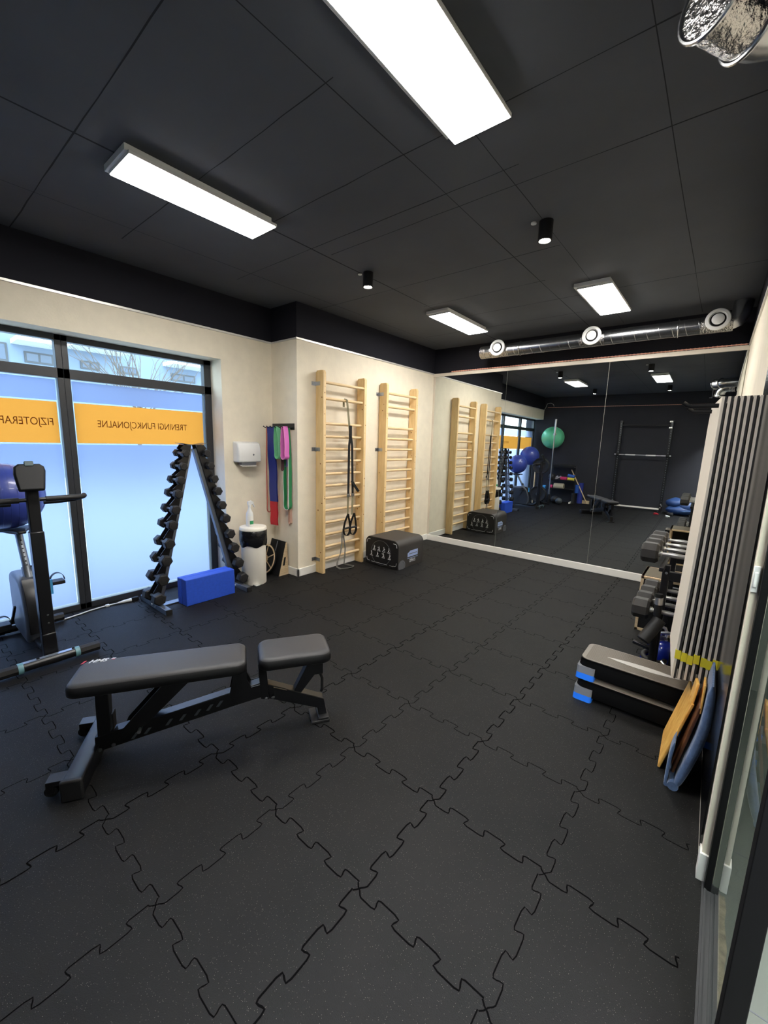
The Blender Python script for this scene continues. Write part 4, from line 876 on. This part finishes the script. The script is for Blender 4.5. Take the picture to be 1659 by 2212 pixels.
b = MB(); b.box((-2.945, YK + .078, .42), (-2.925, YK + .10, .53)); b.build('blue_tag', LTBL, bk)
def ball(label, c, r, m, rings=True, group='exercise balls'):
    t = thing('exercise_ball', label, 'exercise ball', (c[0], c[1], c[2] - r), 0, group)
    b = MB(); b.sphere(c, r, 48)
    if rings:
        pass
    o = b.build('shell', m, t, sharp=180)
    b = MB()
    for k in range(-4, 5):
        z = r * .11 * k * 1.6
        if abs(z) < r * .8:
            rr = math.sqrt(r * r - z * z); b.tube([(c[0] + rr * math.cos(a), c[1] + z, c[2] + rr * math.sin(a)) for a in [2 * PI * j / 40 for j in range(40)]], .0018, 4, closed=True)
    b.build('grip_rings', m, t)
    b = MB(); b.lathe([(.011, -.002), (.010, .003), (.001, .004)], (c[0] + r * .5, c[1] + r * .80, c[2] + r * .33), (.5, .8, .33), 14); b.build('valve_plug', WPLAS, t)
ball('blue exercise ball resting on the seat of the exercise bike', (-3.345, -.87, 1.125), .248, BALLB)
ball('blue exercise ball above the weight plates, seen only in the mirror', (-3.335, -1.75, 1.345), .262, BALLB)
ball('green exercise ball hung on the black back wall, seen in the mirror', (-2.965, -2.53, 1.88), .315, BALLG)

# two stacked aerobic steps --------------------------------------------------------------------
def step(z0, label, top, dx=0, dy=0):
    xa, xb, ya, yb = .258 + dx, .925 + dx, 1.358 + dy, 1.632 + dy; t = thing('aerobic_step', label, 'aerobic step', ((xa + xb) / 2, (ya + yb) / 2, z0), 0, 'aerobic steps'); H = .122
    b = MB(); rings = []
    for ex, z in ((.028, z0 + .030), (.018, z0 + .075), (.003, z0 + H - .02), (0, z0 + H - .007), (.0, z0 + H - .004)):
        rings.append([(x, y, z) for x, y in rrect(xb - xa + .2 * ex, yb - ya + 2 * ex, .05, 6, (xa + xb) / 2, (ya + yb) / 2)])
    k = len(rings[0]); vs = sum(rings, [])
    b.add(vs, [(q * k + i, q * k + (i + 1) % k, q * k + k + (i + 1) % k, q * k + k + i) for q in range(len(rings) - 1) for i in range(k)] + [tuple(range(4 * k, 5 * k)), tuple(range(k))]); pf = b.build('platform', mat('step_black', (6, 6, 7), .4, spec=.1), t, sharp=30)
    b = MB(); b.prism([(x, y, z0 + H - .004) for x, y in rrect(xb - xa - .008, yb - ya - .008, .046, 6, (xa + xb) / 2, (ya + yb) / 2)], (0, 0, .006)); gp = b.build('grip_deck', DECK, t, bevel=.002)
    b = MB(); n = 22
    for i in range(n): y = ya + .022 + (yb - ya - .044) * i / (n - 1); b.box((xa + .03, y - .0018, z0 + H + .002), (xb - .02, y + .0018, z0 + H + .0036))
    b.build('grip_ribs', DECK, gp)
    if top:
        b = MB(); cx, cy = .60, 1.475; L = .20
        up = [(cx + L * u, cy + .028 * (1 - u * u)) for u in [-1 + 2 * i / 20 for i in range(21)]]; lo = [(cx + L * u, cy - .028 * (1 - u * u)) for u in [1 - 2 * i / 20 for i in range(1, 20)]]
        b.prism([(x, y, z0 + H + .0034) for x, y in up + lo], (0, 0, .001)); b.build('printed_oval', mat('print_pale', (186, 182, 176), .5), gp)
    for sx in (0, 1):
        for sy in (0, 1):
            for mtl, za, zb, e0, e1, nm in ((BLUEB, 0, .036, .046, .036, 'blue_foot'), (GREYP, .036, .078, .036, .025, 'grey_foot')):
                b = MB(); L = .105
                def cor(e, z, hz=0): 
                    X0 = xa - .006 if sx == 0 else xb - L; X1 = xa + L - hz if sx == 0 else xb + .006; Y0 = ya - e if sy == 0 else yb + e - .095; Y1 = ya - e + .095 if sy == 0 else yb + e
                    return [(x, y, z0 + z) for x, y in rrect(X1 - X0, Y1 - Y0, .018, 4, (X0 + X1) / 2, (Y0 + Y1) / 2)]
                A_, B_ = cor(e0, za), cor(e1, zb); k = len(A_)
                b.add(A_ + B_, [(i, (i + 1) % k, k + (i + 1) % k, k + i) for i in range(k)] + [tuple(range(k)), tuple(range(k, 2 * k))]); b.build(nm, mtl, t, sharp=50)
step(.0, 'lower black aerobic step with blue and grey feet, under the other step', False, .006, -.044)
step(.124, 'upper black aerobic step with grey ribbed deck, stacked on the other step', True)

# hanging exercise mats on two wall hooks ------------------------------------------------------
hk = thing('mat_hanger', 'pair of black wall rods holding the hanging grey mats', 'wall hook', (.93, 1.4, 1.83))
for y in (1.2, 1.58):
    b = MB(); b.tube([(xr(y) - .002, y, 1.832), (.665, y, 1.832), (.648, y, 1.838), (.632, y, 1.85)], .011, 12); b.build('rod', BLK, hk)
    b = MB(); b.box((xr(y) - .006, y - .03, 1.79), (xr(y), y + .03, 1.875)); b.build('wall_plate', BLK, hk, bevel=.002)
words = ['first', 'second', 'third', 'fourth', 'fifth', 'sixth', 'seventh']
tops = [(.783, .758), (.8055, .785), (.828, .811), (.8505, .837), (.873, .868), (.8955, .892), (.918, .914)]
for i, (xt, xb_) in enumerate(tops):
    zb = .424 + .004 * i; ya, yb = 1.10, 1.70; sk = -.055 if i == 0 else -.012; bow = .016 if i < 4 else .006
    lab = 'grey and black hanging exercise mat with yellow tape, %s from the left' % words[i]
    t = thing('exercise_mat', lab, 'exercise mat', (xt, 1.4, zb), 0, 'hanging exercise mats')
    def xs_(z): f = (z - zb) / (1.865 - zb); return xb_ + (xt - xb_) * f + bow * math.sin(PI * min(1, max(0, f)) * .9) * .35
    zs = [zb + (1.865 - zb) * k / 14 for k in range(15)]
    for nm, d0, d1, m_ in (('grey_layer', 0, .0105, MATG), ('black_layer', .0107, .0195, MATB)):
        b = MB(); R = .055; vs = []
        for z in zs + []:
            x = xs_(z); yfar = yb
            if z > 1.865 - R: yfar = yb - R + math.sqrt(max(0, R * R - (z - (1.865 - R)) ** 2))
            if i == 0 and nm == 'grey_layer' and z > 1.70: yfar = min(yfar, yb)
            s1_ = sk * (yfar - ya) / (yb - ya)
            vs += [(x + d0, ya, z), (x + d1, ya, z), (x + d1 + s1_, yfar, z), (x + d0 + s1_, yfar, z)]
        k = len(zs); b.add(vs, [(4 * q + j, 4 * q + (j + 1) % 4, 4 * q + 4 + (j + 1) % 4, 4 * q + 4 + j) for q in range(k - 1) for j in range(4)] + [(3, 2, 1, 0), tuple(4 * (k - 1) + j for j in range(4))])
        o = b.build(nm, [m_, MATF if i == 0 else m_], t, sharp=40)
        if i == 0 and nm == 'grey_layer':
            for p in o.data.polygons:
                if p.normal.x < -.6: p.material_index = 1
    b = MB(); zt = .535 - .006 * (i % 3); b.box((xs_(zt) - .0015, ya - .0025, zt), (xs_(zt) + .0235, ya + .02, zt + .048)); b.build('yellow_tape', YEL, t)

# plyometric box in the corner, hex dumbbell rack on the right wall ----------------------------
px = thing('plyo_box', 'wooden jump box with dark top in the corner under the mirror', 'plyo box', (.63, 2.94, 0))
X0, X1, Y0, Y1, ZZ = .392, .868, 2.748, 3.14, .505
b = MB()
for lo, hi in (((X0, Y0, 0), (X0 + .022, Y1, ZZ)), ((X1 - .022, Y0, 0), (X1, Y1, ZZ)), ((X0, Y0, 0), (X1, Y1, .022)), ((X0, Y0, ZZ - .022), (X1, Y1, ZZ))): b.box(lo, hi)
b.build('frame', PLY, px, bevel=.001)
b = MB(); b.box((X0 + .023, Y0 + .012, .023), (X1 - .023, Y0 + .03, ZZ - .023)); fp = b.build('front_panel', BLKM, px)
b = MB(); b.box((X0 + .02, Y0 + .02, ZZ), (X1 - .02, Y1 - .02, ZZ + .003)); b.build('grip_top', mat('grip_brown', (92, 84, 70), .7), px)
b = MB(); b.box((X0 + .10, Y0 - .001, ZZ - .016), (X0 + .24, Y0 + .005, ZZ - .004)); b.build('edge_notch', PLY, px)
b = MB()
for q in range(3): b.box((.62, Y0 + .0105, .40 + q * .022), (.655 + .008 * q, Y0 + .0118, .412 + q * .022))
b.build('printed_lines', LOGO, fp)

r2 = thing('dumbbell_rack', 'two-tier black dumbbell rack against the right wall with chrome-handled dumbbells', 'dumbbell rack', (.66, 2.35, 0))
for y in (2.06, 2.66):
    for xa_, xb2 in ((.588, .632), (.702, .744)):
        b = MB(); b.box((xa_, y - .022, 0), (xb2, y + .022, .80)); b.build('upright', BLK, r2, bevel=.003)
        b = MB(); b.lathe([(.009, 0), (.008, .005), (.001, .006)], ((xa_ + xb2) / 2 + .004, y - .022, .745), (0, -1, 0), 10); b.build('bolt', STEEL, r2)
    b = MB(); b.box((.60, y - .015, .69), (.735, y + .02, .755)); b.build('cross_plate', BLK, r2, bevel=.002)
for z in (.775, .365):
    for x in (.575, .72): b = MB(); b.box((x, 1.93, z), (x + .028, 2.72, z + .028)); b.build('shelf_rail', BLK, r2, bevel=.002)
ROW = ['nearest', 'second', 'third', 'farthest']
p0 = None
for tier, z, ys, xc in (('upper', .873, (2.07, 2.265, 2.455, 2.665), .655), ('lower', .466, (2.0, 2.19, 2.375, 2.58), .652)):
    for k, y in enumerate(ys):
        lab = 'chrome-handled hex dumbbell, %s on the %s tier of the wall-side rack' % (ROW[k] + (' from the camera' if k in (1, 2) else ''), tier)
        if p0 is None: p0 = make_dumbbell('hex_dumbbell', lab, 'hex dumbbells on the wall-side rack', .076, .108, .205, HEXRUB, CHROME, .015, True, 8); p0.location = (xc, y, z)
        else:
            d_ = dup(p0, (xc, y, z), lab); sc_ = 1 - .03 * k; d_.scale = (1, sc_, sc_)
# post with foam pad standing in front of that rack
fpst = thing('foam_pad_post', 'black post with chrome collar and slanted foam roller in front of the wall-side rack', 'foam pad post', (.60, 1.93, 0))
b = MB(); b.tube([(.606, 1.945, .012), (.603, 1.945, .45)], .021, 16); b.tube([(.603, 1.945, .45), (.596, 1.95, .61)], .024, 16); b.build('post', BLKM, fpst)
b = MB(); b.tube([(.6025, 1.945, .535), (.600, 1.945, .585)], .027, 20); b.tube([(.603, 1.945, .56), (.565, 1.93, .565)], .005, 8); b.build('collar', CHROME, fpst)
b = MB(); b.tube([(.545, 1.86, .275), (.622, 1.95, .425)], .042, 24); b.build('foam_pad', BLKRUB, fpst, bevel=.006)
b = MB(); b.box((.55, 1.85, 0), (.66, 1.98, .014)); b.build('base_plate', BLK, fpst, bevel=.003)
b = MB(); b.beam((.478, 1.98, .20), (.60, 1.95, .19), .03, .022); b.build('lever', BLK, fpst, bevel=.003)
def kettle(name, label, x, y, s, m):
    t = thing(name, label, 'kettlebell', (x, y, 0), 0, 'kettlebells under the wall-side rack')
    b = MB(); b.lathe([(.045 * s, 0), (.075 * s, .012 * s), (.092 * s, .06 * s), (.088 * s, .11 * s), (.06 * s, .155 * s), (.03 * s, .168 * s), (.001, .17 * s)], (x, y, 0), n=28); b.build('body', m, t)
    b = MB(); b.tube([(x - .055 * s, y, .13 * s), (x - .066 * s, y, .185 * s), (x - .045 * s, y, .235 * s), (x, y, .245 * s), (x + .045 * s, y, .235 * s), (x + .066 * s, y, .185 * s), (x + .055 * s, y, .13 * s)], .014 * s, 12); b.build('handle', CHROME, t)
kettle('kettlebell', 'glossy blue kettlebell under the wall-side dumbbell rack, right one', .668, 2.24, .95, mat('kettle_blue', (24, 44, 150), .2, coat=.5))
kettle('kettlebell', 'dark navy kettlebell under the wall-side dumbbell rack, left one', .60, 2.42, .85, mat('kettle_navy', (22, 26, 64), .25, coat=.4))
aw = thing('ab_wheel', 'black and blue ring-shaped roller lying under the wall-side rack', 'ab wheel', (.60, 2.16, .045))
b = MB(); b.tube([(.605 + .072 * math.cos(a), 2.17 + .072 * math.sin(a), .045 + .012 * math.sin(a)) for a in [2 * PI * j / 28 for j in range(28)]], .018, 12, closed=True); b.build('tyre', BLKRUB, aw)
b = MB(); b.tube([(.605 + .074 * math.cos(a), 2.17 + .074 * math.sin(a), .024 + .012 * math.sin(a)) for a in [2 * PI * j / 28 for j in range(28)]], .016, 12, closed=True); b.build('rim', mat('kettle_blue', (24, 44, 150), .2), aw)
b = MB(); b.tube([(.66, 2.10, .05), (.72, 2.02, .03)], .013, 12); b.sphere((.725, 2.015, .03), .024, 14); b.build('grip', CHROME, aw)

# honey and brown wooden boards and the folded navy cushion by the door -------------------------
def wedge(label, P, m, me_, name='wooden_board'):
    """board standing on one long edge and leaning to the wall, with a lip hinged along its far top edge"""
    t = thing(name, label, 'wooden board', (P[0][0], P[0][1], 0)); q = [Vector(p) for p in P]
    nrm = (q[1] - q[0]).cross(q[3] - q[0]).normalized()
    if nrm.x < 0: nrm = -nrm
    b = MB(); b.prism(q, nrm * .013); b.build('deck', m, t, bevel=.004)
    return t, q, nrm
t, q, nn = wedge('honey-coloured wooden board leaning in front of the step, nearest the room', [(.764, .925, .006), (.756, 1.27, .006), (.836, 1.235, .375), (.858, .925, .405)], OAK, OAK)
b = MB(); b.prism([(.853, .93, .385), (.848, 1.09, .375), (.858, 1.085, .47), (.866, .955, .50)], (.012, 0, .002)); b.build('hinged_lip', OAK, t, bevel=.003)
t, q, nn = wedge('dark brown wooden board leaning between the honey board and navy cushion', [(.822, .862, .052), (.815, 1.07, .05), (.884, 1.06, .44), (.887, .862, .43)], DKOAK, DKOAK)
b = MB(); b.prism([(.890, .862, .40), (.892, .862, .545), (.892, 1.06, .50), (.890, 1.06, .38)], (.008, 0, 0)); b.build('hinged_lip', OAK, t, bevel=.003)
cu = thing('folded_cushion', 'folded navy blue velour cushion leaning on the wall beside the glass door', 'cushion', (.84, .82, 0))
def pillow(path, y0, y1, th, nm, taper=0):
    b = MB(); n = 14; rows = []
    P_ = [Vector(p) for p in path]
    def at(f):
        k = f * (len(P_) - 1); i = min(int(k), len(P_) - 2); return P_[i].lerp(P_[i + 1], k - i), (P_[i + 1] - P_[i]).normalized()
    for i in range(n + 1):
        f = i / n; p, tg = at(f); nr = Vector((tg.z, 0, -tg.x)); e = th / 2 * min(1, math.sqrt(max(.04, 1 - (2 * f - 1) ** 6)))
        prof_ = []
        for (u, v) in rrect(th * 2 if False else (y1 - y0), 2 * e, min(e * .98, .03), 5): prof_.append(Vector((p.x + nr.x * v, (y0 + y1) / 2 + u + p.y, p.z + nr.z * v)))
        rows.append(prof_)
    k = len(rows[0]); b.add(sum(rows, []), [(q_ * k + i, q_ * k + (i + 1) % k, q_ * k + k + (i + 1) % k, q_ * k + k + i) for q_ in range(n) for i in range(k)] + [tuple(range(k)), tuple(range(n * k, (n + 1) * k))])
    o = b.build(nm, NAVY, cu, sharp=70); return o
pillow([(.846, 0, .012), (.868, 0, .10), (.888, .0, .185), (.907, .0, .28), (.918, .0, .37), (.922, .0, .46), (.920, .0, .58)], .80, 1.08, .038, 'thick_fold')
pillow([(.807, 0, .012), (.808, .0, .06), (.809, .0, .11), (.812, .0, .17), (.820, .0, .24)], .812, .915, .014, 'thin_fold')
b = MB(); b.tube([(.812, .812, .012), (.812, .91, .012)], .011, 14); b.tube([(.838, .80, .023), (.838, 1.08, .023)], .0225, 14); b.build('fold_edge', NAVY, cu)

# ================================================================== back of the room (seen in the mirror)
pr = thing('power_rack', 'black wall power rack with pull-up bar against the black back wall', 'power rack', (-.69, -2.72, 0))
YP = -2.70
for x in (-1.255, -.125):
    b = MB(); b.box((x - .03, YP - .03, 0), (x + .03, YP + .03, 2.36)); up_ = b.build('upright', BLK, pr, bevel=.004)
    b = MB()
    for k in range(34):
        z = .22 + k * .062; b.box((x - .008, YP + .0302, z), (x + .008, YP + .0308, z + .022))
    b.build('pin_holes', GREYM, up_)
    b = MB(); b.box((x - .03, YB + .002, 2.24), (x + .03, YP - .02, 2.32)); b.box((x - .03, YB + .002, .2), (x + .03, YP - .02, .28)); b.build('wall_arm', BLK, pr, bevel=.003)
    b = MB(); b.box((x - .06, YP - .10, 0), (x + .06, YP + .10, .012)); b.build('foot_plate', BLK, pr)
    b = MB(); b.box((x - .035, YP + .02, 1.425), (x + .035, YP + .11, 1.447)); b.box((x - .035, YP + .098, 1.425), (x + .035, YP + .11, 1.505)); b.build('bar_hook', BLK, pr, bevel=.003)
    for z, dx in ((.17, .05), (.12, -.02), (.20, .0)): b = MB(); b.lathe([(.017, 0), (.016, .01), (.001, .012)], (x + dx * .4, YP + .031, z), (0, 1, 0), 12); b.build('bolt', CHROME, pr)
for z, dx in ((2.325, -.035), (2.325, 0.0), (2.17, -.035), (2.17, 0.0)):
    b = MB(); b.lathe([(.021, 0), (.019, .012), (.001, .015)], (-.125 + dx, YP + .031, z), (0, 1, 0), 14); b.build('bolt', CHROME, pr)
b = MB(); b.tube([(-1.24, YP, 2.24), (-.14, YP, 2.24)], .016, 14); b.build('pull_up_bar', BLK, pr)
b = MB(); b.box((-1.225, YP - .02, .055), (-.155, YP + .02, .095)); b.build('base_crossbar', WENAM, pr, bevel=.004)
bbx = thing('barbell', 'steel barbell resting in the hooks of the power rack', 'barbell', (-.69, YP + .062, 1.462))
b = MB(); b.tube([(-1.25, YP + .062, 1.462), (-.13, YP + .062, 1.462)], .0145, 14); b.build('shaft', STEEL, bbx)
for x0_, x1_ in ((-1.33, -1.12), (-.26, -.05)): b = MB(); b.tube([(x0_, YP + .062, 1.462), (x1_, YP + .062, 1.462)], .017, 16); b.build('sleeve', STEEL, bbx)
for x0_, x1_ in ((-1.07, -.84), (-.60, -.38)): b = MB(); b.tube([(x0_, YP + .062, 1.462), (x1_, YP + .062, 1.462)], .0185, 16); b.build('pad_sleeve', WPLAS, bbx)
# upright silver barbell in the plate stand, plates
vb = thing('barbell', 'silver barbell standing upright in the weight plate stand by the window', 'barbell', (-2.705, -1.74, 0.02))
b = MB(); b.tube([(-2.70, -1.73, .03), (-2.70, -1.745, 1.95)], .016, 14); b.build('shaft', STEEL, vb)
b = MB(); b.tube([(-2.70, -1.745, 1.95), (-2.70, -1.75, 2.36)], .026, 18); b.build('sleeve', mat('sleeve_white', (222, 222, 224), .25, .6), vb)
b = MB(); b.tube([(-2.70, -1.745, 1.93), (-2.70, -1.745, 1.975)], .038, 18); b.build('collar', STEEL, vb)
b = MB(); b.tube([(-2.70, -1.73, .02), (-2.70, -1.732, .43)], .026, 18); b.build('sleeve', STEEL, vb)
ps = thing('plate_stand', 'black stand carrying weight plates behind the exercise bike', 'plate stand', (-2.95, -1.75, 0))
b = MB(); b.box((-2.985, -1.815, .05), (-2.925, -1.755, 1.32)); b.build('column', BLK, ps, bevel=.003)
b = MB(); b.box((-3.22, -1.81, 0), (-2.66, -1.76, .05)); b.box((-2.98, -2.02, 0), (-2.93, -1.55, .05)); b.build('base_frame', BLK, ps, bevel=.003)
b = MB(); b.tube([(-2.70, -1.735, .0), (-2.70, -1.735, .30)], .034, 16); b.build('bar_holder', BLK, ps)
for z in (1.075, .285): b = MB(); b.tube([(-2.955, -1.76, z), (-2.955, -1.58, z)], .022, 14); b.build('peg', STEEL, ps)
for z, r, wd in ((1.075, .225, 'upper'), (.285, .225, 'lower')):
    x = -2.97 if z > 1 else -2.985
    for k, y in enumerate((-1.745, -1.68)):
        t = thing('weight_plate', 'black bumper plate on the %s peg of the plate stand, %s one' % (wd, ('back', 'front')[k]), 'weight plate', (x, y, z), 0, 'bumper plates on the stand')
        b = MB(); b.lathe([(.026, .005), (.07, .004), (.09, .012), (r * .78, .012), (r * .84, .004), (r * .96, 0), (r, .008), (r, .046), (r * .96, .054), (r * .84, .050), (r * .78, .042), (.09, .042), (.07, .05), (.026, .049), (.026, .005)], (x, y, z), (0, 1, 0), 40, cap=False); b.build('disc', BLKRUB, t)
        b = MB(); b.lathe([(.027, .003), (.045, .002), (.045, .052), (.027, .051), (.027, .003)], (x, y, z), (0, 1, 0), 24, cap=False); b.build('hub', STEEL, t)
wp = MB(); wp.tube([(-3.118, -1.66, .02), (-3.112, -1.66, .90)], .016, 12); o = wp.build('wooden_stick', PINEY); base(o, (-3.115, -1.66, .02)); tag(o, 'short pale wooden stick standing upright beside the weight plates', 'stick')
# storage rack
SX0, SX1, SY0, SY1 = -2.95, -2.29, -2.84, -2.52
srk = thing('storage_rack', 'black three-tier storage rack with rollers and kettlebells by the back wall', 'storage rack', (-2.62, -2.68, 0))
for x in (SX0, SX1 - .03):
    b = MB(); b.box((x, SY0 + .05, .05), (x + .03, SY0 + .09, 1.08)); b.build('upright', BLK, srk, bevel=.002)
    b = MB(); b.box((x, SY0 + .02, 0), (x + .03, SY1 + .12, .05)); b.build('foot', WENAM if x > -2.5 else BLK, srk, bevel=.002)
for z, nm in ((1.03, 'tray'), (.64, 'shelf'), (.38, 'shelf')):
    b = MB(); b.box((SX0, SY0 + .04, z), (SX1, SY1, z + .012)); b.box((SX0, SY1 - .008, z), (SX1, SY1, z + (.07 if nm == 'tray' else .03))); b.build(nm, BLK, srk, bevel=.002)
def roller(label, a, c, r, m, hole=True, name='foam_roller'):
    t = thing(name, label, 'foam roller', ((a[0] + c[0]) / 2, (a[1] + c[1]) / 2, min(a[2], c[2]) - (r if abs(a[2] - c[2]) < .05 else 0)), 0, 'foam rollers')
    b = MB(); b.tube([a, c], r, 24); b.build('foam', m, t, bevel=.004)
    A, C_ = Vector(a), Vector(c); d_ = (C_ - A).normalized()
    for p, dd in ((A, -d_), (C_, d_)):
        b = MB(); b.lathe([(r * .45, .0), (r * .42, .0012), (.001, .0014)], p, dd, 16); b.build('core', BLKM, t)
roller('pink foam roller on the middle shelf of the storage rack', (-2.66, -2.62, .705), (-2.48, -2.62, .705), .052, PINKR)
roller('blue foam roller on top of the yellow one on the storage rack', (-2.46, -2.60, .80), (-2.27, -2.60, .775), .05, mat('roller_blue', (40, 90, 176), .6))
roller('yellow foam roller on the middle shelf of the storage rack', (-2.46, -2.60, .705), (-2.27, -2.60, .70), .048, YELF)
roller('tan and grey striped foam roller on the lowest shelf of the storage rack', (-2.82, -2.60, .475), (-2.54, -2.60, .475), .082, mat('roller_tan', (192, 178, 150), .6))
roller('pink foam roller end at the left of the lowest shelf', (-2.93, -2.60, .445), (-2.86, -2.60, .445), .055, PINKR)
roller('light blue small roller on the lowest shelf near the weight plates', (-3.08, -2.4, .43), (-3.00, -2.4, .43), .055, LTBL)
roller('tall navy blue foam roller standing on the floor by the back wall', (-2.115, -2.78, .0), (-2.115, -2.78, .60), .07, mat('roller_navy', (38, 52, 140), .6))
roller('short blue foam roller standing half hidden by the tall navy one', (-2.20, -2.72, .30), (-2.20, -2.72, .54), .055, mat('roller_blue', (40, 90, 176), .6))
roller('black foam roller standing on the floor beside the storage rack', (-2.255, -2.60, .0), (-2.255, -2.60, .30), .055, BLKRUB)
for k, (x, m, lab) in enumerate(((-2.91, PURP, 'lilac club on the storage rack, left one'), (-2.82, STEEL, 'steel hand weight beside the lilac club on the storage rack'), (-2.73, STEEL, 'second steel hand weight on the storage rack, next to the pink roller'))):
    t = MB(); t.tube([(x - .06, -2.56, .676), (x + .05, -2.66, .74 + .02 * (k == 0))], [.022, .028], 14); t.sphere((x + .055, -2.665, .745 + .02 * (k == 0)), .032, 14); o = t.build('hand_weight', m); base(o, (x, -2.6, .655)); tag(o, lab, 'hand weight', 'hand weights on the storage rack')
for x, y, r, m, lab in ((-2.50, -2.05, .10, mat('ball_grey', (72, 78, 84), .25), 'grey shiny medicine ball on the floor before the storage rack'), (-2.66, -2.22, .11, BLKRUB, 'black medicine ball on the floor behind the upright barbell'), (-2.86, -2.45, .10, BLKRUB, 'black round ball on the middle shelf behind the bike handle')):
    z = r if lab.find('shelf') < 0 else .652 + r
    b = MB(); b.sphere((x, y, z), r, 28); o = b.build('medicine_ball', m, sharp=180); base(o, (x, y, z - r)); tag(o, lab, 'medicine ball', 'medicine balls')
ob = MB(); ob.tube([(-2.40, -2.71, .97), (-1.89, -2.70, .02)], .014, 12); o = ob.build('wooden_stick', PINEY); base(o, (-1.9, -2.7, 0)); tag(o, 'long wooden stick leaning diagonally on the storage rack', 'stick')
ob = MB(); ob.box((-2.07, YB + .005, 0), (-1.86, YB + .05, .095)); o = ob.build('wooden_block', PLY, bevel=.004); base(o, (-1.96, YB + .03, 0)); tag(o, 'pale wooden block on the floor against the back wall', 'block')
ob = MB(); ob.box((-2.88, -2.62, 1.043), (-2.34, -2.535, 1.115)); o = ob.build('padded_bar', BLKRUB, bevel=.02); base(o, (-2.6, -2.56, 1.043)); tag(o, 'black padded roll lying in the top tray of the storage rack', 'roll')
cs = thing('ball_holder', 'black wall bracket under the green exercise ball', 'ball holder', (-2.965, YB, 1.6))
b = MB(); b.tube([(-3.1, YB + .003, 1.66), (-3.1, YB + .30, 1.575), (-3.1, YB + .40, 1.60)], .009, 8); b.build('arm', BLK, cs)
b = MB(); b.tube([(-2.83, YB + .003, 1.66), (-2.83, YB + .30, 1.575), (-2.83, YB + .40, 1.60)], .009, 8); b.build('arm', BLK, cs)
# blue vinyl cushion, straps
bc_ = thing('gym_cushion', 'slumped blue vinyl cushion on the floor right of the power rack', 'cushion', (.25, -2.5, 0))
b = MB(); n, m_ = 14, 10; rn = random.Random(2)
for (cx, cy, cz, a_, bb_, c_) in ((.20, -2.52, .30, .22, .2, .13), (.42, -2.5, .22, .2, .2, .17), (.30, -2.45, .13, .3, .18, .12)): b.sphere((cx, cy, cz), 1.0, 22, (a_, bb_, c_))
for i in range(len(b.v)): p = b.v[i]; p.z = max(.01, p.z + .015 * math.sin(p.x * 25) * math.cos(p.y * 21))
o_ = b.build('shell', mat('vinyl_blue', (42, 70, 122), .45, bump=(14, .5)), bc_)
b = MB(); b.tube([(.05, -2.45, .16), (.2, -2.3, .11), (.4, -2.28, .12), (.55, -2.35, .14)], .012, 8); b.build('piping', NAVY, bc_)
for nm, lab, x, y, m in (('ankle_strap', 'red strap lying on the floor at the foot of the power rack', -.16, -2.06, REDL), ('cable_grip', 'white cable grips lying on the floor by the power rack', .08, -1.78, WPLAS), ('ankle_strap', 'black straps in a heap between power rack and blue cushion', .12, -2.2, BLKM)):
    b = MB(); rn = random.Random(int(x * 100 + 50)); pts = [(x + rn.uniform(-.07, .07), y + rn.uniform(-.05, .05), .012 + rn.uniform(0, .04)) for k in range(9)]; b.tube(pts, .011 if m != BLKM else .03, 8); o = b.build(nm, m); base(o, (x, y, 0)); tag(o, lab, 'strap' if nm == 'ankle_strap' else 'cable grip')
